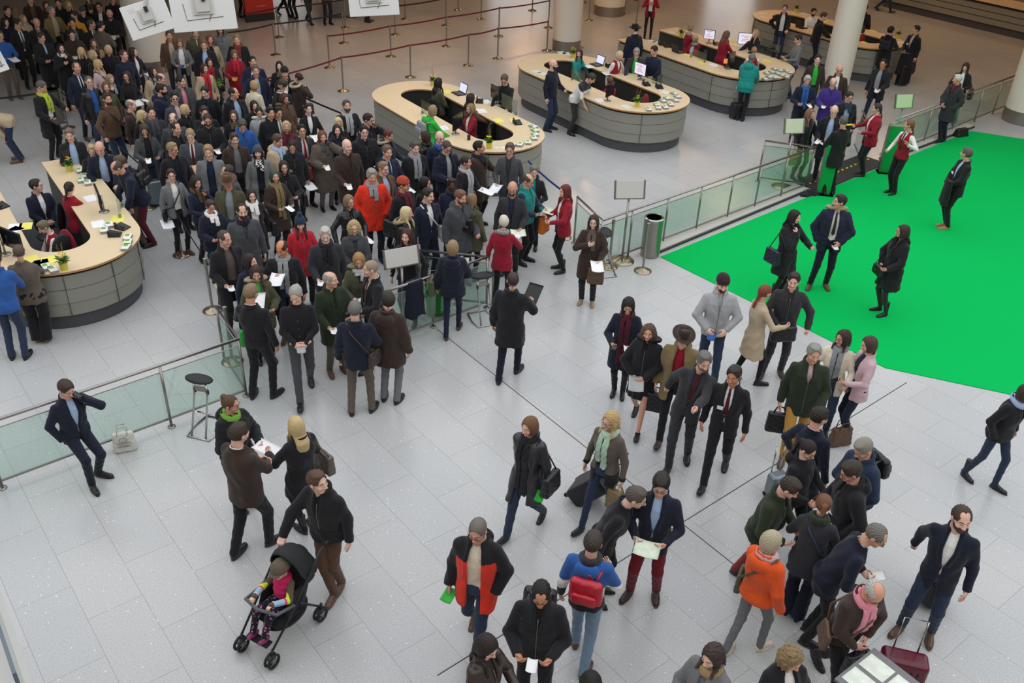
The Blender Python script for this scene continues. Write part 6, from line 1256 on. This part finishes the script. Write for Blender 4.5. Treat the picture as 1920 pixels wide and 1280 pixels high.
# left counter
monitor((190, 398), -60, 'dark monitor on the left counter facing the crimson suit woman'); monitor((30, 480), -30, 'dark monitor in front of the seated red waistcoat receptionist', w=.52); monitor((4, 478), -60, 'second dark monitor at the left frame edge')
holder((228, 398), -75, 'perforated glass screen on the left counter edge', w=.55); phone_desk((230, 428), 70, 'black desk telephone on the left counter'); phone_desk((4, 388), 60, 'dark telephone at the left frame edge'); phone_desk((216, 441), 100, 'second black telephone near the brochure stacks')
for k, (px, yw) in enumerate((((150, 322), 30), ((160, 332), 30), ((152, 340), 30), ((165, 345), 30))): stack(px, yw, 1, 'brochure stack by the far flower pot, %s one' % ordn[k])
for k, (px, yw) in enumerate((((205, 424), 30), ((196, 434), 20), ((240, 447), 10), ((240, 457), 10), ((237, 466), 5))): stack(px, yw, 1, 'brochure stack near the rounded end of left counter, %s one' % ordn[k])
for k, (px, yw, m) in enumerate((((221, 410), 15, YEL), ((184, 420), 30, PAPER), ((60, 486), 40, YEL), ((78, 494), 30, PAPER), ((92, 488), 30, YEL), ((28, 426), 20, PAPER), ((48, 424), 20, YEL), ((170, 372), 40, PAPER), ((175, 320), 10, PAPER), ((72, 498), 20, BRB), ((25, 432), -20, PAPER))): papers(px, yw, 'loose leaflet on the left counter, %s along it' % (ordn + ['eighth', 'ninth', 'tenth', 'eleventh'])[k], m)
for k, px in enumerate(((88, 503), (100, 508))): stack(px, 40, 1, 'brochure stack beside the near flower pot, %s one' % ordn[k])
chair((85, 400), .9, 100, 'black office chair under the seated man in suit'); chair((150, 440), .9, -30, 'office chair behind the crimson suit woman', draped='rd'); chair((100, 452), .9, 60, 'office chair of the red waistcoat receptionist')
# middle counter
laptop((860, 176), 125 + 180, 'laptop with lit screen beside the long-haired women'); monitor((858, 252), 70, 'black monitor seen from behind at the middle counter', w=.5); monitor((928, 196), -60, 'thin dark monitor in front of the black shirt man', w=.42); holder((952, 208), 125, 'perforated glass screen by the black shirt man', w=.8); holder((800, 218), -55, 'perforated glass screen by the green hoodie', w=.5)
phone_desk((970, 232), 20, 'telephone on the middle counter by the yellow papers'); phone_desk((899, 192), 0, 'telephone behind the dark-haired woman'); 
for k, (px, yw, m) in enumerate((((838, 172), 30, YEL), ((935, 226), 20, YEL), ((965, 226), 20, YEL), ((912, 191), 30, PAPER), ((832, 240), 20, PAPER), ((903, 208), 20, PAPER))): papers(px, yw, 'leaflet lying on the middle counter, %s of several' % ordn[k], m)
for k, (px, yw) in enumerate((((1000, 239), 40), ((1003, 246), 30), ((1003, 254), 20), ((1001, 261), 10), ((990, 269), 0), ((975, 273), -10), ((960, 275), -20))): stack(px, yw, 1, 'brochure stack in the arc on middle counter, %s one' % ordn[k])
for k, px in enumerate(((930, 277), (944, 277))): papers(px, 20 * k, 'small white leaflet beside the middle flower pot, %s one' % ordn[k], BRO, .12, .16)
cp_ = MB().lathe([(.035, 0), (.038, .11), (.03, .115)], n=14).obj('pen_cup', plain('bk'), loc=at(879, 262, 1.08), smooth=True); tag(cp_, 'black pen cup on the middle counter', 'pen cup')
chair((905, 262), .6, 60, 'office chair behind the crimson receptionist, middle counter'); chair((800, 205), .9, 150, 'office chair with black jacket inside the middle counter', draped='bk'); chair((835, 212), .6, 120, 'office chair under the long black-haired woman')
# second oval
laptop((1118, 122), 125 + 180, 'laptop with lit screen beside the woman in teal blue'); monitor((1142, 190), 60, 'black monitor seen from behind on the second oval counter', w=.42); monitor((1199, 150), -50, 'monitor the blonde receptionist points at', lit=SCR, w=.42); holder((1222, 158), 125, 'dotted glass screen before the man in navy sweater', w=.75); holder((1083, 155), 125, 'dotted glass screen on the near side of second oval', w=.6)
phone_desk((1212, 160), 20, 'telephone on the second oval below the dotted screen'); phone_desk((1236, 165), 10, 'telephone at the right end of the second oval'); phone_desk((1142, 126), 20, 'telephone beside the lit laptop, second oval')
for k, (px, yw) in enumerate((((1264, 177), 30), ((1270, 183), 20), ((1266, 190), 20), ((1250, 186), 20), ((1243, 191), 20), ((1257, 198), 10), ((1231, 198), 10), ((1234, 204), 0), ((1247, 203), 10), ((1216, 207), 0))): stack(px, yw, 1, 'brochure stack at the right end of second oval, %s one' % (ordn + ['eighth', 'ninth', 'tenth'])[k])
for k, (px, yw, m) in enumerate((((1105, 125), 20, PAPER), ((1138, 138), 20, PAPER), ((1125, 188), 20, PAPER), ((1175, 200), 30, BRO), ((1247, 173), 30, BRO), ((1005, 134), 20, BRO), ((1018, 138), 20, BRO), ((1053, 99), 20, BRO), ((1063, 101), 20, BRO))): papers(px, yw, 'leaflet on the second oval counter, %s of several' % (ordn + ['eighth', 'ninth'])[k], m)
chair((1190, 215), .5, 60, 'office chair with red jacket in the second oval', draped='rd'); chair((1078, 160), .6, 120, 'office chair of the woman in teal blue')
# long counter
laptop((1272, 98), 120, 'black laptop in front of the blonde glasses receptionist', lit=mat('screen_dark', '1d2026', .15)); monitor((1328, 82), -20, 'lit monitor between the crimson receptionists', lit=SCR, w=.34, h_=.28); monitor((1396, 92), -10, 'large lit monitor with orange header', lit=SCR, w=.48, h_=.34); monitor((1368, 130), 60, 'black monitor seen from behind on the long counter', w=.5); monitor((1362, 128), -10, 'small price display with orange stripe', lit=SCO, w=.24, h_=.16, elev=.12)
holder((1308, 112), 120, 'dotted glass screen on the front of long counter', w=.75); holder((1442, 100), 125, 'dotted glass screen at the back of long counter', w=.75)
phone_desk((1250, 88), 10, 'telephone at the left of the long counter'); phone_desk((1240, 84), 10, 'second telephone at the left of the long counter'); phone_desk((1343, 84), 10, 'telephone between the lit monitors')
for k, px in enumerate(((1452, 131), (1462, 134), (1474, 134), (1480, 138), (1447, 137), (1457, 139), (1466, 143), (1474, 146), (1437, 139), (1442, 146), (1452, 147), (1434, 150))): stack(px, 15, 1, 'brochure stack on the rounded end of long counter, %s one' % (ordn + ['eighth', 'ninth', 'tenth', 'eleventh', 'twelfth'])[k])
for k, (px, yw, m) in enumerate((((1290, 104), 20, YEL), ((1316, 118), 20, YEL), ((1375, 78), 20, YEL), ((1438, 114), 20, YEL), ((1221, 77), 20, BRO), ((1232, 80), 20, BRO), ((1258, 61), 20, BRO), ((1338, 122), 20, PAPER))): papers(px, yw, 'leaflet on the long counter, %s of several' % (ordn + ['eighth'])[k], m)
# far oval
laptop((1503, 52), 120, 'black laptop on the far counter', lit=mat('screen_dark', '1d2026', .15))
for k, (px, yw, m) in enumerate((((1432, 26), 20, BRO), ((1432, 32), 20, BRO), ((1508, 26), 20, BRO), ((1636, 58), 20, YEL), ((1620, 80), 20, YEL), ((1688, 80), 20, BRO), ((1545, 40), 20, YEL))): papers(px, yw, 'leaflet on the far oval counter, %s of several' % ordn[k], m)
# leaflet table at the bottom edge
root = empty('leaflet_stand', at(1612, 1252, 1.0) * V3(1, 1, 0), math.radians(38)); tag(root, 'grey stand with leaflets at the bottom edge', 'leaflet stand'); MB().box((0, -.25, 1.0), (.62, .62, .03)).obj('top', plain('gr'), root); MB().box((0, -.25, .5), (.1, .1, .97)).obj('column', plain('dg'), root); MB().box((0, -.25, .02), (.5, .5, .04)).obj('foot', plain('dg'), root)
for i in range(2):
    for j in range(2): o = MB().box((0, 0, 1.018), (.21, .26, .004)).obj('leaflet', mat('brochure_cover2', 'd6dcd0', .5, vary=.3, scale=12)); R_ = rotz(math.radians(38)); p = R_ @ V3(-.14 + .26 * i, -.1 - .29 * j, 0); o.location = (root.location.x + p[0], root.location.y + p[1], .0); o.rotation_euler = (0, 0, math.radians(38)); tag(o, 'leaflet on the grey stand, %s in reading order' % ordn[i + 2 * j], 'leaflet', 'leaflets on the stand')

# ------------------------------------------------------------ stroller with a child
def stroller():
    p = at(505, 1232); P0 = at(520, 1245); yaw = math.radians(20)   # local -Y is the way it faces (towards the camera)
    root = empty('stroller', at(531, 1184), math.radians(-28)); root.scale = (.96, .96, .95); tag(root, 'black stroller with hood, pushed by the man in black fleece', 'stroller'); F_ = mat('stroller_frame', '2c2d30', .4, metal=.3); K = cloth('bk')
    wheels = [(-.22, -.42), (.22, -.42), (-.25, .36), (.25, .36)]
    for k, (x, y) in enumerate(wheels):
        for dx in (-.028, .028):
            w = MB().tube([(0, .078 * math.cos(a), .078 * math.sin(a)) for a in np.linspace(0, 6.283, 25)[:-1]], .016, 8, closed=True).obj('wheel', RUBBER, root, True, loc=(x + dx, y, .095)); q = MB(); q.tube([(-.012, 0, 0), (.012, 0, 0)], .03, 12)
            for j in range(5): a = 6.283 * j / 5; q.tube([(0, 0, 0), (0, .07 * math.cos(a), .07 * math.sin(a))], .007, 5)
            q.obj('rim', plain('gr'), w, True)
        MB().tube([(x, y, .095), (x, y + .03, .24)], .016, 8).obj('fork', F_, root, True)
    for sx in (-1, 1):
        MB().tube([(sx * .22, -.40, .22), (sx * .24, -.1, .48), (sx * .25, .30, .86), (sx * .25, .46, 1.02), (sx * .25, .56, 1.05)], .014, 8).obj('side_tube', F_, root, True); MB().tube([(sx * .25, .36, .22), (sx * .245, .06, .56)], .014, 8).obj('rear_tube', F_, root, True)
        MB().tube([(sx * .25, .54, 1.045), (sx * .25, .62, 1.06)], .020, 10).obj('grip', RUBBER, root, True)
    MB().tube([(-.245, -.02, .60), (-.22, -.26, .66), (0, -.32, .68), (.22, -.26, .66), (.245, -.02, .60)], .020, 10).obj('bumper_bar', mat('bumper_grey', '55585c', .6), root, True)
    v, q = nets(lambda X, Y, Z: np.minimum(smin(cap(np.abs(X) * 0, Y, Z, (0, -.22, .42), (0, .10, .40), .035, .035) + np.clip(np.abs(X) - .19, 0, 1), cap(X * 0, Y, Z, (0, .10, .40), (0, .30, .88), .03, .03) + np.clip(np.abs(X) - .19, 0, 1), .04), np.maximum(np.abs(np.abs(X) - .19) - .012, np.maximum(.40 - Z, np.maximum(np.abs(Y - .02 - .42 * (Z - .4)) - .16, Z - .70)))), (-.25, -.32, .33), (.25, .42, .95), .014); mesh_obj('seat', v, q, K, root)
    def hd(X, Y, Z):
        r_ = ell(X, Y, Z, (0, .20, .72), (.235, .30, .40)); a = np.abs(r_) - .010; a = np.maximum(a, (.17 - Y) - .25 * (Z - .85)); a = np.maximum(a, .72 - Z - .4 * (Y - .2)); return a + .004 * np.sin(np.arctan2(Z - .7, Y - .3) * 16)
    v, q = nets(hd, (-.28, -.2, .55), (.28, .56, 1.17), .011); mesh_obj('hood', v, q, mat('hood_fabric', '202124', .8, bump=.3, scale=60), root)
    v, q = nets(lambda X, Y, Z: smax(ell(X, Y, Z, (0, .08, .27), (.20, .30, .11)), -ell(X, Y, Z, (0, .08, .36), (.17, .26, .09)), .02), (-.25, -.26, .12), (.25, .42, .42), .015); mesh_obj('basket', v, q, K, root)
    v, q = nets(lambda X, Y, Z: ell(X, Y, Z, (0, .47, .70), (.16, .08, .16)) + .006 * np.sin(X * 40 + Z * 30), (-.2, .35, .5), (.2, .6, .9), .015); mesh_obj('hanging_pouch', v, q, K, root)
    MB().box((0, -.36, .24), (.30, .10, .02)).obj('footrest', RUBBER, root)
    return root
ST = stroller()
def child():
    s = .62; ly = ST.rotation_euler.z; root = empty('person', [float(v) for v in ST.location], ly); tag(root, 'small child in pink waistcoat and brown cap in the stroller', 'person', 'child'); parts = []; U = lambda *a: np.array(a, float)
    hc = U(0, .08, .87); Rh = rotz(math.pi) @ rotx(math.radians(-8)); hv, hq, hm = head_tpl('f', .0045); parts.append(((hv * .92) @ Rh.T + hc, hq, hm)); hands = []
    sk = [skinm('e0b29a'), plain('bk'), skinm('c07468'), hairm('6a5040'), plain('wh')]
    A_ = []
    for sx in (-1, 1):
        S_, E_, W_ = U(sx * .105, .10, .715), U(sx * .185, -.03, .62), U(sx * .115, -.22, .69); A_.append((S_, E_, W_)); v, q = hand_tpl('hold', .0045); v = v * .55
        if sx > 0: v = v * U(-1, 1, 1); q = q[:, ::-1]
        Fr = frame(U(0, -1, -.1), U(0, -.1, -1)); parts.append((v @ Fr.T + W_, q, 0))
    Lg = []
    for sx in (-1, 1): Lg.append((U(sx * .06, .02, .47), U(sx * .085, -.24, .50), U(sx * .075 + .0, -.34, .30)))
    core = lambda X, Y, Z: np.minimum.reduce([ell(X, Y, Z, (0, .09, .60), (.09, .07, .16))] + [np.minimum(cap(X, Y, Z, a[0], a[1], .026, .024), cap(X, Y, Z, a[1], a[2], .024, .02)) for a in A_] + [np.minimum(cap(X, Y, Z, a[0], a[1], .04, .035), cap(X, Y, Z, a[1], a[2], .035, .026)) for a in Lg]); v, q = nets(core, (-.3, -.45, .2), (.3, .25, .85), .018); parts.append((v, q, 0))
    V, Q, M = merge(parts); mesh_obj('body', V, Q, sk, root, M)
    def ve(X, Y, Z): f_ = smin(ell(X, Y, Z, (0, .085, .58), (.115, .095, .15)), ell(X, Y, Z, (0, .10, .70), (.12, .085, .07)), .03); return smin(f_, np.sqrt((np.sqrt(X ** 2 + (Y - .10) ** 2) - .065) ** 2 + (Z - .765) ** 2) - .028, .02) + .004 * np.sin(Z * 90)
    v, q = nets(ve, (-.18, -.06, .40), (.18, .22, .83), .009); mesh_obj('waistcoat', v, q, cloth('mg'), root)
    for a in A_:
        v, q = nets(lambda X, Y, Z: smin(cap(X, Y, Z, a[0], a[1], .042, .036), cap(X, Y, Z, a[1], a[2], .036, .029), .015), np.minimum.reduce(a) - .07, np.maximum.reduce(a) + .07, .008); c = v[q].mean(1); d0 = a[2] - a[1]; t = ((c - a[1]) @ d0) / (d0 @ d0); mi = np.where(t < .05, 0, np.where(t < .2, 1, np.where(t < .32, 2, 3))); mi[t > .9] = 0; mesh_obj('sleeve', v, q, [cloth('5a4a3a'), cloth('c8dc3a'), cloth('d8466a'), cloth('9ab8d4')], root, mi)
    v, q = nets(lambda X, Y, Z: np.minimum.reduce([smin(cap(X, Y, Z, a[0], a[1], .058, .046), cap(X, Y, Z, a[1], a[2], .045, .034), .015) for a in Lg] + [ell(X, Y, Z, (0, .06, .46), (.10, .09, .07))]), (-.2, -.45, .24), (.2, .18, .58), .009); m = cloth('dn').copy(); m.name = 'dotted_leggings'; nt = m.node_tree; b = nt.nodes['Principled BSDF']; vo = nt.nodes.new('ShaderNodeTexVoronoi'); vo.inputs['Scale'].default_value = 26; tc = nt.nodes.new('ShaderNodeTexCoord'); nt.links.new(tc.outputs['Object'], vo.inputs['Vector']); lt = nt.nodes.new('ShaderNodeMath'); lt.operation = 'LESS_THAN'; lt.inputs[1].default_value = .28; nt.links.new(vo.outputs['Distance'], lt.inputs[0]); mx = nt.nodes.new('ShaderNodeMix'); mx.data_type = 'RGBA'; mx.inputs[6].default_value = (*lin(PAL['dn']), 1); mx.inputs[7].default_value = (*lin('d8708a'), 1); nt.links.new(lt.outputs[0], mx.inputs[0]); nt.links.new(mx.outputs[2], b.inputs['Base Color']); mesh_obj('leggings', v, q, m, root)
    for a in Lg: v, q = shoe_tpl('shoe', .008); Rf = rotz(math.pi + .1) @ rotx(math.radians(20)); mesh_obj('shoe', (v * .62) @ Rf.T + a[2] + U(0, 0, -.06), q, leather('8a3a6a'), root)
    v, q = nets(lambda X, Y, Z: np.minimum(np.maximum(ell(X, Y, Z, (0, -.01, .045), (.098, .12, .10)), .015 - Z), np.maximum(ell(X, Y, Z, (0, .085, .03), (.078, .06, .013)), .03 - Y)), (-.12, -.15, -.02), (.12, .18, .17), .007); mesh_obj('flat_cap', (v * .95) @ Rh.T + hc, q, cloth('5e5348'), root)
    q = MB()
    for sx in (-1, 1): q.tube([(sx * .034 + .026 * math.cos(a), .112, .02 + .016 * math.sin(a)) for a in np.linspace(0, 6.28, 12)[:-1]], .004, 5, closed=True)
    q.v = [tuple(p) for p in (np.array(q.v) * .95) @ Rh.T + hc]; q.obj('goggles', plain('lg', .3), root, True)
child()
print('faces', sum(len(m.polygons) for m in bpy.data.meshes))
